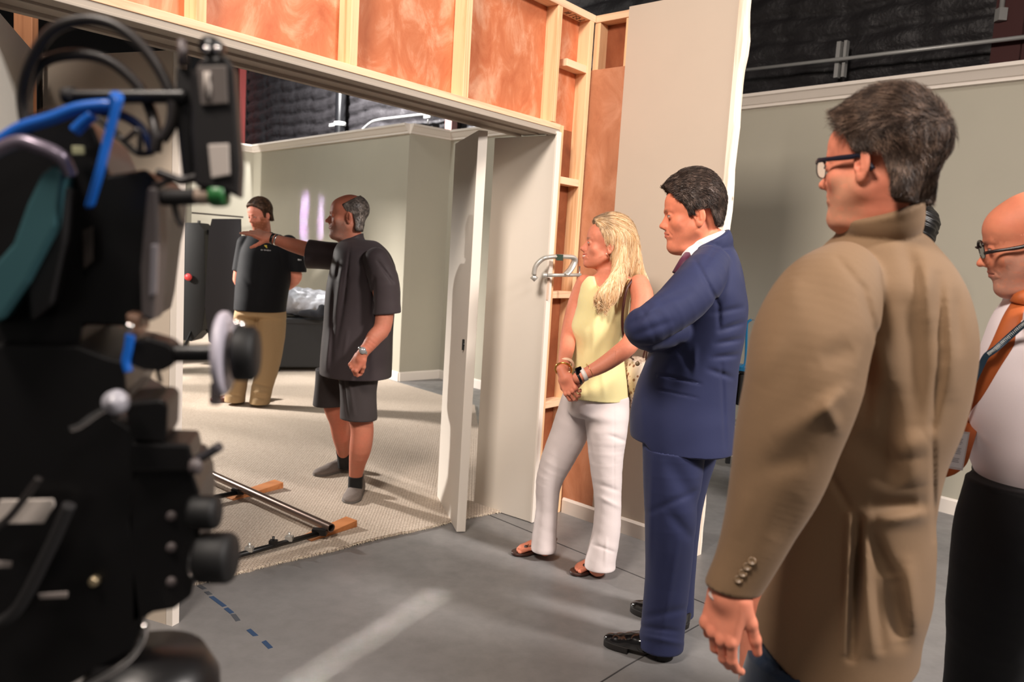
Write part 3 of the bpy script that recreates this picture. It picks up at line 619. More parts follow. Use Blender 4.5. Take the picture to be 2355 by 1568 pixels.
# ================================================================ PEOPLE
def axes(az,pitch=0,roll=0):
    "columns: person's right, forward, up; az clockwise from +Y in degrees, pitch down, roll to the right"
    a,p,r=[math.radians(x) for x in (az,pitch,roll)]
    f=V(math.sin(a)*math.cos(p),math.cos(a)*math.cos(p),-math.sin(p)); x=V(math.cos(a),-math.sin(a),0); z=np.cross(x,f)
    x,z=x*math.cos(r)-z*math.sin(r), z*math.cos(r)+x*math.sin(r)
    return np.stack([x,f,z],1)
class Head:
    def __init__(s,o,az,pitch=0,roll=0,sc=1.,near=None,jaw=1.,nose=1.,smile=0,fem=0,heavy=0,ear=1.):
        s.M=axes(az,pitch,roll); s.s=sc; s.o=np.array(o,float)
        if near: s.o=s.o-s.M@(V(near*.082,-.008,-.002)*sc)
        s.jaw,s.nose,s.smile,s.fem,s.heavy,s.ear=jaw,nose,smile,fem,heavy,ear
    def w(s,*p): return s.o+s.M@(V(*p)*s.s)
    def loc(s,P): return (P-s.o)@s.M/s.s
    def skin(s,P):
        Q=s.loc(P); Q[:,0]=np.abs(Q[:,0]); hv=s.heavy; fm=s.fem
        d=ell(Q,(0,-.018,.046),(.077,.096,.082))
        d=smin(d,ell(Q,(0,.028,-.028),(.060+.004*hv,.060,.080)),.03)
        d=smin(d,ell(Q,(0,.046,.048),(.060,.044,.046)),.03)
        d=smin(d,cap(Q,(.050+.006*hv,.0,-.046),(.014,.062,-.090*s.jaw),.019+.004*hv,.016-.002*fm),.028)
        d=smin(d,ell(Q,(0,.078-.004*fm,-.096*s.jaw),(.019,.015,.0145)),.018)
        d=smin(d,ell(Q,(.043,.053,-.020),(.020,.020,.019)),.022)
        if hv: d=smin(d,ell(Q,(0,.038,-.108),(.044,.042,.020)),.03)
        d=smin(d,cap(Q,(.010,.0875-.004*fm,.0235),(.040,.071,.026),.0085-.002*fm),.012)
        d=smax(d,-ell(Q,(.031,.100,.006),(.018,.017,.012)),.012)
        lid=ell(Q,(.0315,.0755,.0065),(.0146,.0141,.0138)); lid=smax(lid,-ell(Q,(.0320,.0885,.0058),(.0144,.0122,.0033-.0005*s.smile)),.0010); d=smin(d,lid,.004)
        n=s.nose
        d=smin(d,cap(Q,(0,.083,.014),(0,.106*n,-.020),.0062,.0088),.011)
        d=smin(d,cap(Q,(0,.078,.010),(0,.092,-.022),.007,.012),.010)
        d=smin(d,ell(Q,(0,.110*n,-.0245),(.0098,.0095,.0088)),.006); d=smin(d,ell(Q,(.0115,.0975,-.0290),(.0068,.0095,.0068)),.006)
        d=smax(d,-ell(Q,(.0062,.104*n,-.0362),(.0034,.005,.004)),.002)
        d=smin(d,ell(Q,(0,.073,-.056),(.029,.021,.028)),.02)
        sm=s.smile
        d=smin(d,cap(Q,(0,.0955,-.0490),(.021+.006*sm,.082-.004*sm,-.0545+.0085*sm),.0050,.0028),.005)
        d=smin(d,cap(Q,(0,.0940,-.0600-.004*sm),(.018+.006*sm,.082,-.0590+.007*sm),.0060,.0028),.005)
        d=smax(d,-cap(Q,(0,.1015,-.0545-.002*sm),(.024+.004*sm,.087,-.0575+.009*sm),.0020+.0022*sm),.002)
        d=d+.0022*np.exp(-((Q[:,1]-.083)**2+(Q[:,2]+.074)**2)/.00006)*(Q[:,1]>.05)            # under the lip
        d=d+.0025*(1+sm)*np.exp(-cap(Q,(.018,.098,-.030),(.034,.078,-.060),0)**2/.000012)*(1-.5*fm)   # smile line
        if s.ear:
            a=.42; c_,s_=math.cos(a),math.sin(a); E=np.stack([Q[:,0]-.080,Q[:,1]+.012,Q[:,2]+.002],1)/s.ear
            X=E[:,0]*c_+E[:,1]*s_; Y=-E[:,0]*s_+E[:,1]*c_; Y2=Y*.97-E[:,2]*.22; Z2=E[:,2]*.97+Y*.22; E=np.stack([X,Y2,Z2],1)
            e=ell(E,(0,0,.003),(.0065,.0185,.0290)); e=smin(e,ell(E,(0,.007,-.024),(.006,.009,.010)),.008)
            e=smax(e,-ell(E,(.0075,.001,.003),(.0052,.0125,.0215)),.003)
            e=smin(e,cap(E,(.0035,-.0075,.014),(.0035,-.002,-.012),.0028,.003),.004); e=smin(e,ell(E,(.002,.012,-.005),(.0045,.004,.005)),.003)
            e=smax(e,-ell(E,(.006,.006,-.004),(.006,.0055,.007)),.002)*s.ear
            d=smin(d,e,.006)
        return d*s.s
    def hair(s,P,grow=.014,front=.066,top=.078,nape=-.062,burn=-.012,vol=0.,recede=0,yb=0.,by=.035):
        Q=s.loc(P); X=np.abs(Q[:,0]); y,z=Q[:,1],Q[:,2]
        Qa=Q.copy(); Qa[:,0]=X
        d=ell(Qa,(0,-.018+yb,.050),(.079+grow*.8,.098+grow-yb*.6,.083+grow+vol)); d=smin(d,cap(Qa,(.03,-.052+yb,-.03),(.035,-.048+yb,-.055),.040+grow*.4),.03)
        if vol: d=smin(d,ell(Qa,(0,.045,.088),(.058,.048,.030+vol*.6)),.02)
        # region kept: above the hair line, behind the ears, sideburn
        hl=(top-z)*.62+(y-front)*.8+recede*np.maximum(0,.05-np.abs(X-.045))      # <0 keeps
        up=smax(hl,.022-z+np.abs(y+.012)*.15,.01)
        back=smax(y+by+np.clip(.02-z,0,.05)*.35,nape-z,.012)
        bn=smax(smax(y-.026+np.clip(.03-z,0,.04)*.25,.004-y,.003),smax(burn-z,.055-X,.003),.003)
        r=smin(smin(up,back,.010),bn,.008)
        return smax(d,r,.006)*s.s
    def flow(s,back=.9,down=.6,side=.3,fwd=0):
        def f(P):
            Q=s.loc(P); z=Q[:,2]; t=np.clip((.10-z)/.14,0,1)
            L=np.stack([np.sign(Q[:,0])*side*(.4+0*z),-back*(1-t)+fwd*(1-t)-.25*t*(Q[:,1]<-.03)*0,-down*(.1+1.6*t)],1); return L@s.M.T
        return f
    def eyes(s,par,iris=rgb(70,60,50),look=(-.0,0)):
        for sx in (-1,1):
            c=s.w(sx*.0315,.0755,.006); v=[];mb=MB()
            r=.0128*s.s; f=unit(s.M@V(look[0],1,look[1]-.05))
            mb.lathe([(r*math.sin(t),-r*math.cos(t)) for t in np.linspace(PI,0,20)],c,-f,20)
            e=mb.build('eye',Mat('eye_white',rgb(176,156,146),.25,spec=.6).m,par)
            mb=MB(); mb.lathe([(0,.0002),(.0026*s.s,.0001)],c+f*r*1.005,f,14,0); mb.lathe([(.0026*s.s,.0001),(.0058*s.s,-.0016*s.s)],c+f*r*1.005,f,14,1)
            mb.build('iris',[plain('pupil',rgb(10,8,8),.2),plain('iris',iris,.25)],e)
    def colf(s,lip=rgb(176,84,74),lipa=.6,brow=None,browa=.6,beard=None,bearda=.4,beardtop=-.045):
        def c(P):
            Q=s.loc(P); X=np.abs(Q[:,0]); out=np.zeros((len(P),4)); y,z=Q[:,1],Q[:,2]
            def lay(a,col):
                a=np.clip(a,0,1)[:,None]; out[:,:3]=np.where(a>0,(out[:,:3]*out[:,3:]*(1-a)+np.array(col[:3])*a)/(out[:,3:]*(1-a)+a+1e-9),out[:,:3]); out[:,3:]=out[:,3:]*(1-a)+a
            Qa=Q.copy(); Qa[:,0]=X
            if beard is not None:
                k=1/(1+np.exp((z-beardtop-.03*np.clip(X/.06,0,1)*(y<.06))/.004)); k*=1/(1+np.exp((-.0-y)/.008))*(1/(1+np.exp((-.125-z)/.006))); lay(k*bearda*(1-.4*(nz(Q,300,4)>.4)),beard)
            dl=np.minimum(cap(Qa,(0,.0985,-.0495),(.021,.084,-.052),.0035),cap(Qa,(0,.097,-.0605),(.018,.084,-.0575),.0045)); lay(lipa*np.exp(-np.maximum(dl,0)/.0015)*(y>.06),lip)
            dsl=ell(Qa,(.0320,.0885,.0058),(.0144,.0122,.0033)); lay(.75*np.exp(-(np.maximum(dsl,0)/.0011)**2)*(y>.07),rgb(60,38,32)) ; lay(.25*np.exp(-(ell(Qa,(.031,.09,.002),(.016,.01,.011))/.004)**2)*(y>.06),rgb(140,80,66))
            if brow is not None:
                db=cap(Qa,(.014,.095,.0250),(.044,.075,.0290),.0036,.0020); lay(min(1,browa*1.5)*np.exp(-(np.maximum(db,0)/.0022)**2)*(y>.04)*(.8+.2*nz(Qa*V(1,1,.3),900,3)),brow)
            return out
        return c
def glasses(h,par,frame,lens_r=.024,w=.036,z=.004,y=.102,drop=0,tilt=0,thick=.0022,rect=.75,col=None,tz=.45):
    mf_=plain('spectacle_frame',col or rgb(20,20,24),.3)
    gl=Mat('spectacle_lens',(1,1,1,1),.02); gl.b.inputs['Transmission Weight'].default_value=1; gl.b.inputs['IOR'].default_value=1.12
    lbs=[]
    mb=MB()
    for sx in (-1,1):
        ring=[]
        for k in range(28):
            a=2*PI*k/28; c_,s_=math.cos(a),math.sin(a); ex=np.sign(c_)*abs(c_)**.7*lens_r*1.12; ez=np.sign(s_)*abs(s_)**.7*lens_r*rect
            ring.append(h.w(sx*(w*.94)+ex,y-abs(sx*w+ex)*.18+tilt*(ez),z+ez))
        mb.tube(ring,thick*.45,8,closed=True,sm=True); mb.tube([r_+h.M@V(0,.0006,0) for r_ in ring[1:14]],thick*.95,8,sq=1.3); n=len(ring); lbs.append(MB().add(ring,[tuple(range(n))]))
        mb.tube(spline([h.w(sx*(w+lens_r*1.0),y-.010,z+lens_r*tz),h.w(sx*.073,.075,z+lens_r*tz),h.w(sx*.082,.01,z+lens_r*tz-.003+drop),h.w(sx*.083,-.012,z+.006+drop),h.w(sx*.080,-.034,z-.022+drop)],5),[thick*1.0]*8+[thick*1.2]*13,8,sq=1.6)
    mb.tube([h.w(-.011,y+.001,z+.006),h.w(0,y+.004,z+.009),h.w(.011,y+.001,z+.006)],thick,8)
    o=mb.build('glasses',mf_,par)
    for l in lbs: l.build('lens',gl.m,o)
    return o
FLEN=[.076,.084,.078,.060]
def hand_fn(o,M,side=1,sc=1.,curl=(20,25,15),curls=None,spread=6,thumb=(35,20),tdir=None):
    """hand: local y to the fingertips, +z back of the hand, thumb on side*x. returns distance function"""
    M=np.array(M,float); segs=[]
    bases=[(.030,.090),(.0105,.096),(-.0100,.092),(-.0290,.083)]
    for i,(bx_,by_) in enumerate(bases):
        cu=curls[i] if curls else curl; p=V(side*bx_,by_,.001); ang=0; sp=math.radians(spread*(1.5-i)*.7)*side; rad=[.0092,.0086,.0080,.0068] if i<3 else [.0080,.0074,.0070,.006]
        L=FLEN[i]; ls=[L*.45,L*.30,L*.25]
        for j in range(3):
            ang+=math.radians(cu[j]); d=V(math.sin(sp)*math.cos(ang),math.cos(sp)*math.cos(ang),-math.sin(ang)); q=p+d*ls[j]; segs.append((p,q,rad[j],rad[j+1])); p=q
    t0=V(side*.026,.018,-.006); a1,a2=[math.radians(x) for x in thumb]
    d1=unit(V(side*math.sin(a1),math.cos(a1),-.45)); t1=t0+d1*.040; a3=a1-a2; d2=unit(V(side*math.sin(a3),math.cos(a3),-.5)); t2=t1+d2*.032; d3=unit(V(side*math.sin(a3-a2*.7),math.cos(a3-a2*.7),-.45)); t3=t2+d3*.025
    th=[(t0,t1,.014,.0112),(t1,t2,.0108,.0095),(t2,t3,.0095,.0078)]
    def f(P):
        Q=(P-o)@M/sc
        d=bx(Q,(0,.052,-.002),(.040,.046,.0125),None,.0120); d=smin(d,ell(Q,(side*.022,.035,-.012),(.018,.032,.013)),.012); d=smin(d,cap(Q,(0,-.03,0),(0,.02,0),.024,.026),.02)
        for (a,b,c_,e_) in segs: d=smin(d,cap(Q,a,b,c_,e_),.0035)
        for (a,b,c_,e_) in th: d=smin(d,cap(Q,a,b,c_,e_),.006)
        for bx_,by_ in bases: d=smin(d,ell(Q,(side*bx_,by_-.002,.007),(.0085,.010,.006)),.006)
        return d*sc
    f.segs=segs; f.nails=[(o+M@(b*sc),M@(b-a),e_*sc) for (a,b,c_,e_) in segs[2::3]]
    return f
def chain(pts,k=.01,n=3):
    "smooth limb through (point, radius)"
    A=spline([np.r_[np.array(p,float),r] for p,r in pts],n)
    def f(P):
        d=None
        for a,b in zip(A[:-1],A[1:]):
            e=cap(P,a[:3],b[:3],a[3],b[3]); d=e if d is None else np.minimum(d,e)
        return d
    f.pts=np.array(A)
    return f
def px(lst): return [(at(x,y,Y),r) for x,y,Y,r in lst]
def torso(Yc,rows,k=.02,e=2.2):
    "rows (y, xl, xr, half-depth[, shift away]) photo silhouettes of an upright body Yc metres ahead"
    c=at((rows[0][1]+rows[0][2])/2,rows[0][0],Yc); az=math.atan2(c[0],c[1]); u=V(math.cos(az),-math.sin(az),0); w=V(math.sin(az),math.cos(az),0); o=V(c[0],c[1],0); st=[]
    for r in rows:
        y,xl,xr,b=r[:4]; dv=r[4] if len(r)>4 else 0; pc=at((xl+xr)/2,y,Yc); hw=np.linalg.norm(at(xl,y,Yc)-at(xr,y,Yc))/2*math.cos(az); st.append((pc[2],(pc-o)@u,(pc-o)@w*0+dv,hw,b,e))
    L=Loft(o,(0,0,1),u,st,k); L.c=c; L.w=w; L.uu=u
    return L
def creases(lst,Y,dep=.03,gain=1.):
    "folds drawn as photo-pixel segments (x1,y1,x2,y2,radius,depth) on the side facing the camera"
    S_=[(at(a,b,Y),at(c_,d_,Y),r,dp,unit(ray((a+c_)/2,(b+d_)/2))) for a,b,c_,d_,r,dp in lst]
    def f(P):
        o=0
        for a,b,r,dp,n in S_: 
            m=1/(1+np.exp(np.clip(((P-a)@n-dep)/.02,-30,30))); o=o+crease(P,a,b,r,dp*gain,n)*m
        return o
    return f
def hit(fn,x,y,Y0,Y1,off=.0):
    "point on the surface of fn seen at pixel x,y (or the nearest miss)"
    d=ray(x,y); T=np.linspace(Y0,Y1,260)/d[1]; P=CAM+T[:,None]*d; v=fn(P); m=np.where(v<off)[0]; i=m[0] if len(m) else int(np.argmin(v)); return P[i]
def cyl_band(a,b,r,name,mat,par,w=.02,th=.003,seg=28,flat=1.):
    a=np.array(a);b=np.array(b); ax=unit(b-a); return MB().lathe([(r,-w/2),(r+th,-w/2),(r+th,w/2),(r,w/2),(r,-w/2)],a,ax,seg).build(name,mat,par)
def shoe(name,heel,toe,mat,solemat,par,w=.046,hh=.062,L=None,point=0,heelh=.0,sole=.014,z0=0,up=.085,laces=None,vox=.005,lift=0):
    heel=np.array(heel[:2]);toe=np.array(toe[:2]); L=L or np.linalg.norm(toe-heel); f=unit(toe-heel); x=V(f[1],-f[0],0); M=np.stack([x,V(f[0],f[1],0),V(0,0,1)],1); o=V(heel[0],heel[1],z0)
    def loc(P): return (P-o)@M
    def foot(Q,g_=0):
        k=L/.29
        d=ell(Q,(0,.215*k,.030),(w*(1-.25*point)+g_,.075*k,.030)); d=smin(d,ell(Q,(0,.13*k,.034),(w*.92+g_,.09*k,.040)),.03); d=smin(d,ell(Q,(0,.045*k,.040),(w*.78+g_,.045*k,.046)),.03)
        d=smin(d,cap(Q,(0,.055*k,.05),(0,.045*k,up),.034,.036),.03); d=smin(d,cap(Q,(0,.07*k,.065),(0,.15*k,.045),.033,.028),.03)
        if point: d=smin(d,ell(Q,(0,.245*k,.024),(w*.55,.05*k,.020)),.02)
        return d
    def fu(P):
        Q=loc(P); return smax(foot(Q)+ (.0012*nz(Q,90,3)),(sole+lift*0)-Q[:,2],.003)
    def fs(P):
        Q=loc(P); Qf=Q.copy(); Qf[:,2]=.03+(Q[:,2]-.03)*.25; s_=foot(Qf,.003); b=smax(s_,Q[:,2]-sole-.003,.003)
        if heelh: arch=smax(np.abs(Q[:,1]-.125*L/.29)-.055,Q[:,2]-heelh,.004); b=smax(b,-arch,.004)
        return smax(b,-Q[:,2],.002)
    c=o+M@V(0,L/2,0); R_=L*.62+.03
    lo=(c[0]-R_,c[1]-R_,z0); hi=(c[0]+R_,c[1]+R_,z0+up+.045)
    s_=qmesh(name,[surf(fu,lo,hi,vox)],mat,par); qmesh('sole',[surf(fs,(c[0]-R_,c[1]-R_,z0),(c[0]+R_,c[1]+R_,z0+.03),vox)],solemat,s_)
    if laces:
        mb=MB()
        for k in range(4):
            yk=L*(.40+.085*k); zk=.088-.010*k-.0
            for sg in (-1,1): mb.tube([o+M@V(-.020*sg,yk,zk-.010),o+M@V(0,yk+.008,zk+.001-.002*k),o+M@V(.020*sg,yk+.016,zk-.012)],.0024,6)
        mb.build('laces',laces,s_)
    return s_
PEOPLE={}
# shared materials
M_sole=plain('dark_sole',rgb(24,20,18),.7); M_button=plain('horn_button',rgb(120,98,74),.35)
M_metal=plain('watch_steel',rgb(200,198,195),.25,.9); M_gold=plain('gold',rgb(222,170,90),.25,.95)
def box_of(pts,pad=.1): 
    A=np.array([p[0] if isinstance(p,tuple) else p for p in pts]); return A[:,:3].min(0)-pad,A[:,:3].max(0)+pad
def neckf(h,base,r0=.050,r1=.060): return chain([(h.w(0,-.020,-.035),r0*h.s),(h.w(0,-.024,-.085)*.6+np.array(base)*.4,r0*1.02),(base,r1)])
def body(par,pieces,mat,col):
    return qmesh('body',[surf(fn,lo,hi,vx,0) for fn,lo,hi,vx in pieces],mat,par,col)
def around(h,r=.17,lowz=-.15): c=h.w(0,.0,0); return c-V(r,r,-lowz*h.s),c+V(r,r,.16*h.s)
def nails(hf,mat,par,only=None):
    mb=MB()
    for p,d,r in hf.nails: d=unit(d); n=unit(np.cross(d,[.3,.5,.8])); mb.tube([p-d*.011,p-d*.002],[r*.75,r*.6],8)
# ---------------------------------------------------------------- man in the navy suit
def suit_man():
    t=empty('person',fl(1530,1480),'grey-brown haired man in a navy suit, arms folded, standing in profile by the raw wall edge','person')
    t['label']='man in a navy blue suit with arms folded, seen in profile, black shoes'
    Y=2.88; sk=skinmat('skin_suit_man',rgb(222,134,102)); navy=cloth('navy_suit',rgb(38,43,74),.7,1400,.06,.10,.2)
    h=Head(at(1606,495,Y-.08),-84,8,1,1.05,near=-1,heavy=.55,ear=1.14,nose=.965)
    nb=at(1628,560,Y); nk=neckf(h,nb,.057,.066)
    f=lambda P: smin(h.skin(P),nk(P),.03)
    tor=chain(px([(1636,665,Y+.02,.085),(1610,760,Y+.02,.10),(1590,980,Y,.10)])); 
    legs=[px([(1565,1040,Y-.05,.075),(1540,1250,Y-.05,.05),(1530,1470,Y-.03,.04)]),px([(1590,1040,Y+.12,.075),(1560,1250,Y+.2,.05),(1550,1410,Y+.27,.04)])]
    LG=[chain(l) for l in legs]; low=lambda P: smin(smin(tor(P),LG[0](P),.04),LG[1](P),.04)
    # hidden folded arms with a hand tucked in at the near elbow
    Ms=axes(100,5,0); hf=hand_fn(at(1575,755,Y-.06),axes(80,10,75),1,.95,curl=(40,35,20),thumb=(20,10))
    arms=chain(px([(1612,640,Y-.14,.05),(1500,742,Y-.27,.040),(1560,756,Y-.12,.030)])); arm2=chain([(at(1600,650,Y+.18),.05),(at(1550,740,Y+.12),.042),(at(1572,752,Y-.04),.03)])
    up=lambda P: smin(smin(smin(smin(f(P),tor(P),.03),arms(P),.02),arm2(P),.02),hf(P),.01)
    lo,hi=around(h,.17,-.20)
    b_lo,b_hi=box_of(tor.pts[:,:3],.14)
    body(t,[(f,lo,hi,.0034),(low,(0.2,2.5,.05),(1.1,3.4,1.45),.012),(lambda P:smin(tor(P),arms(P),.02),b_lo,b_hi,.012),(lambda P:smin(arm2(P),hf(P),.01),at(1540,760,Y)-.2,at(1560,700,Y)+.22,.010)],sk,h.colf(rgb(170,70,66),.5,rgb(90,66,50),.55,rgb(150,110,96),.12))
    h.eyes(t)
    hm=hairmat('hair_suit_man',rgb(56,42,35),rgb(104,86,76))
    hfn=lambda P: h.hair(P,.014,.072,.086,-.034,.006,.020,recede=.1,yb=.010,by=.050)+.0028*nz(h.loc(P)*V(1,.45,.4),110,2)
    lo,hi=around(h,.17,-.12)
    hv=surf(hfn,lo,hi,.0034,0); st=strands('s',hfn,h.flow(.9,.8,.2),lo,hi,None,None,n=12000,length=.026,r=.0008,lift=.20,jit=.30,taper=.25)
    fringe=lambda P: h.loc(P)[:,1]>.035
    st2=strands('s',hfn,h.flow(-1.4,.35,.05,1.2),lo,hi,None,None,n=9000,length=.034,r=.0009,lift=.30,jit=.2,seed=5,mask=fringe)
    qmesh('hair',[hv,st,st2],hm,t)
    # trousers
    t1=chain(px([(1550,1000,Y-.05,.115),(1548,1080,Y-.06,.108),(1542,1200,Y-.06,.093),(1536,1330,Y-.03,.084),(1524,1440,Y-.02,.083),(1519,1488,Y-.02,.086)]))
    t2=chain(px([(1592,1010,Y+.13,.11),(1570,1100,Y+.16,.10),(1560,1200,Y+.2,.086),(1553,1330,Y+.25,.080),(1549,1428,Y+.28,.082)]))
    cz=creases([(1490,1180,1600,1130,.012,.006),(1540,1060,1610,1180,.03,.010),(1540,1180,1590,1240,.02,.008),(1500,1060,1490,1380,.010,-.004),(1470,1440,1560,1452,.010,.006),(1475,1462,1570,1480,.010,-.006),(1480,1420,1580,1400,.014,.006),(1560,1250,1520,1480,.012,-.006),(1600,1300,1590,1440,.012,.006)],Y)
    rows=[(560,1636,1684,.06),(585,1600,1697,.13),(620,1566,1708,.20),(660,1546,1716,.225),(700,1528,1720,.225),(760,1512,1714,.215),(830,1486,1702,.205),(900,1458,1693,.205),(960,1446,1690,.21),(1020,1450,1692,.21),(1050,1462,1690,.21)]
    T=torso(Y+.02,rows,.02,2.3); hzt=at(1590,1032,Y)[2]
    def tr(P):
        d=smax(smin(t1(P),t2(P),.02)+cz(P)+.0016*nz(P*V(1,1,.35),34,3), .035-P[:,2],.006); return np.where(P[:,2]>hzt+.012,np.maximum(d,T(P)+.012),d)
    qmesh('trousers',[surf(tr,(.2,2.5,.02),(1.2,3.5,1.12),.006,0)],navy,t)
    # shirt, tie
    shirt=lambda P: smin(smax(nk(P)-.009,ell(P,nb+V(-.035,-.01,-.022),(.12,.10,.036),axes(0,0,-33)),.004),ell(P,at(1598,600,Y-.03),(.05,.06,.06)),.01)
    qmesh('shirt_collar',[surf(shirt,nb-V(.16,.14,.12),nb+V(.14,.14,.10),.004,0)],cloth('white_shirt',rgb(228,222,222),.8,1200,.1),t)
    tp=[at(1583,584,Y-.06),at(1574,600,Y-.08),at(1562,630,Y-.09)]
    MB().tube(tp,[.016,.020,.028],14,sq=.6).build('tie',cloth('plum_tie',rgb(84,40,62),.5,1500,.1),t)
    # jacket
    rows=[(560,1636,1684,.06),(585,1600,1697,.13),(620,1566,1708,.20),(660,1546,1716,.225),(700,1528,1720,.225),(760,1512,1714,.215),(830,1486,1702,.205),(900,1458,1693,.205),(960,1446,1690,.21),(1020,1450,1692,.21),(1050,1462,1690,.21)]
    T=torso(Y+.02,rows,.02,2.3); 
    s1=chain(px([(1632,612,Y-.10,.072),(1606,650,Y-.20,.082),(1560,700,Y-.26,.078),(1500,742,Y-.30,.066),(1478,752,Y-.28,.061),(1500,772,Y-.20,.055),(1560,760,Y-.14,.05)]))
    s2=chain([(at(1620,620,Y+.20),.07),(at(1530,730,Y+.16),.065),(at(1490,765,Y+.02),.055),(at(1520,770,Y-.1),.05)])
    col_=lambda P: smax(nk(P)-.022,ell(P,nb+V(.004,0,-.024),(.15,.13,.040),axes(0,0,-33)),.005)
    hem0=at(1590,1032,Y); back=T.w; hz=hem0[2]
    cz2=creases([(1600,600,1652,700,.008,.007),(1652,700,1655,760,.008,.007),                       # armhole
      (1450,745,1500,720,.010,.006),(1462,770,1540,740,.012,.006),(1500,700,1580,672,.012,.005),(1480,735,1510,700,.010,-.005),
      (1655,760,1715,740,.010,.009),(1648,790,1712,778,.010,.009),(1640,822,1706,815,.010,.008),(1642,720,1712,706,.010,.006),(1630,850,1690,870,.010,.007),
      (1660,840,1668,1030,.007,.006),(1600,800,1596,860,.010,-.005),(1560,790,1590,850,.014,.006),(1510,860,1610,882,.005,.006),(1510,895,1605,915,.004,.003),
      (1500,800,1475,870,.014,-.006),(1560,820,1540,900,.03,.006),(1480,1000,1470,880,.012,-.003),(1618,610,1668,540,.010,.004)],Y-.1)
    def jk(P):
        d=T(P); d=smin(d,s2(P),.02); d=smin(d,col_(P),.010); d=smin(d,s1(P),.010)
        d=d+cz2(P)+.0018*nz(P,26,6)
        hemz=hz-.022*((P-hem0)@T.uu)/.1*.0+ .03*np.clip((-(P-hem0)@T.uu-.11)/.05,0,1)**2
        d=smax(d,hemz-P[:,2],.005)
        fx=P-at(1572,590,Y-.12)
        return d
    jo=qmesh('jacket',[surf(jk,(.25,2.35,.80),(1.05,3.35,1.62),.0055,0)],navy,t)
    hit2=hit(jk,1466,836,2.2,3.2,.002); MB().lathe([(.0,.004),(.007,.003),(.009,0),(.009,-.004)],hit2,-unit(ray(1466,836)),16).build('button',M_button,jo)
    P_=[hit(jk,x,y,2.2,3.2,.0) for x,y in ((1510,866),(1552,874),(1606,884))]; MB().tube(spline(P_,4),.0035,8,sq=2.4).build('pocket_flap',navy,jo)
    bl=plain('black_leather',rgb(16,14,15),.16,spec=.7,coat=.4)
    shoe('shoe',fl(1548,1516),fl(1392,1482),bl,M_sole,t,.047,point=1,heelh=.022,sole=.024,up=.07,vox=.004)
    shoe('shoe',fl(1584,1446),fl(1453,1404),bl,M_sole,t,.047,point=1,heelh=.022,sole=.024,up=.07)
suit_man()
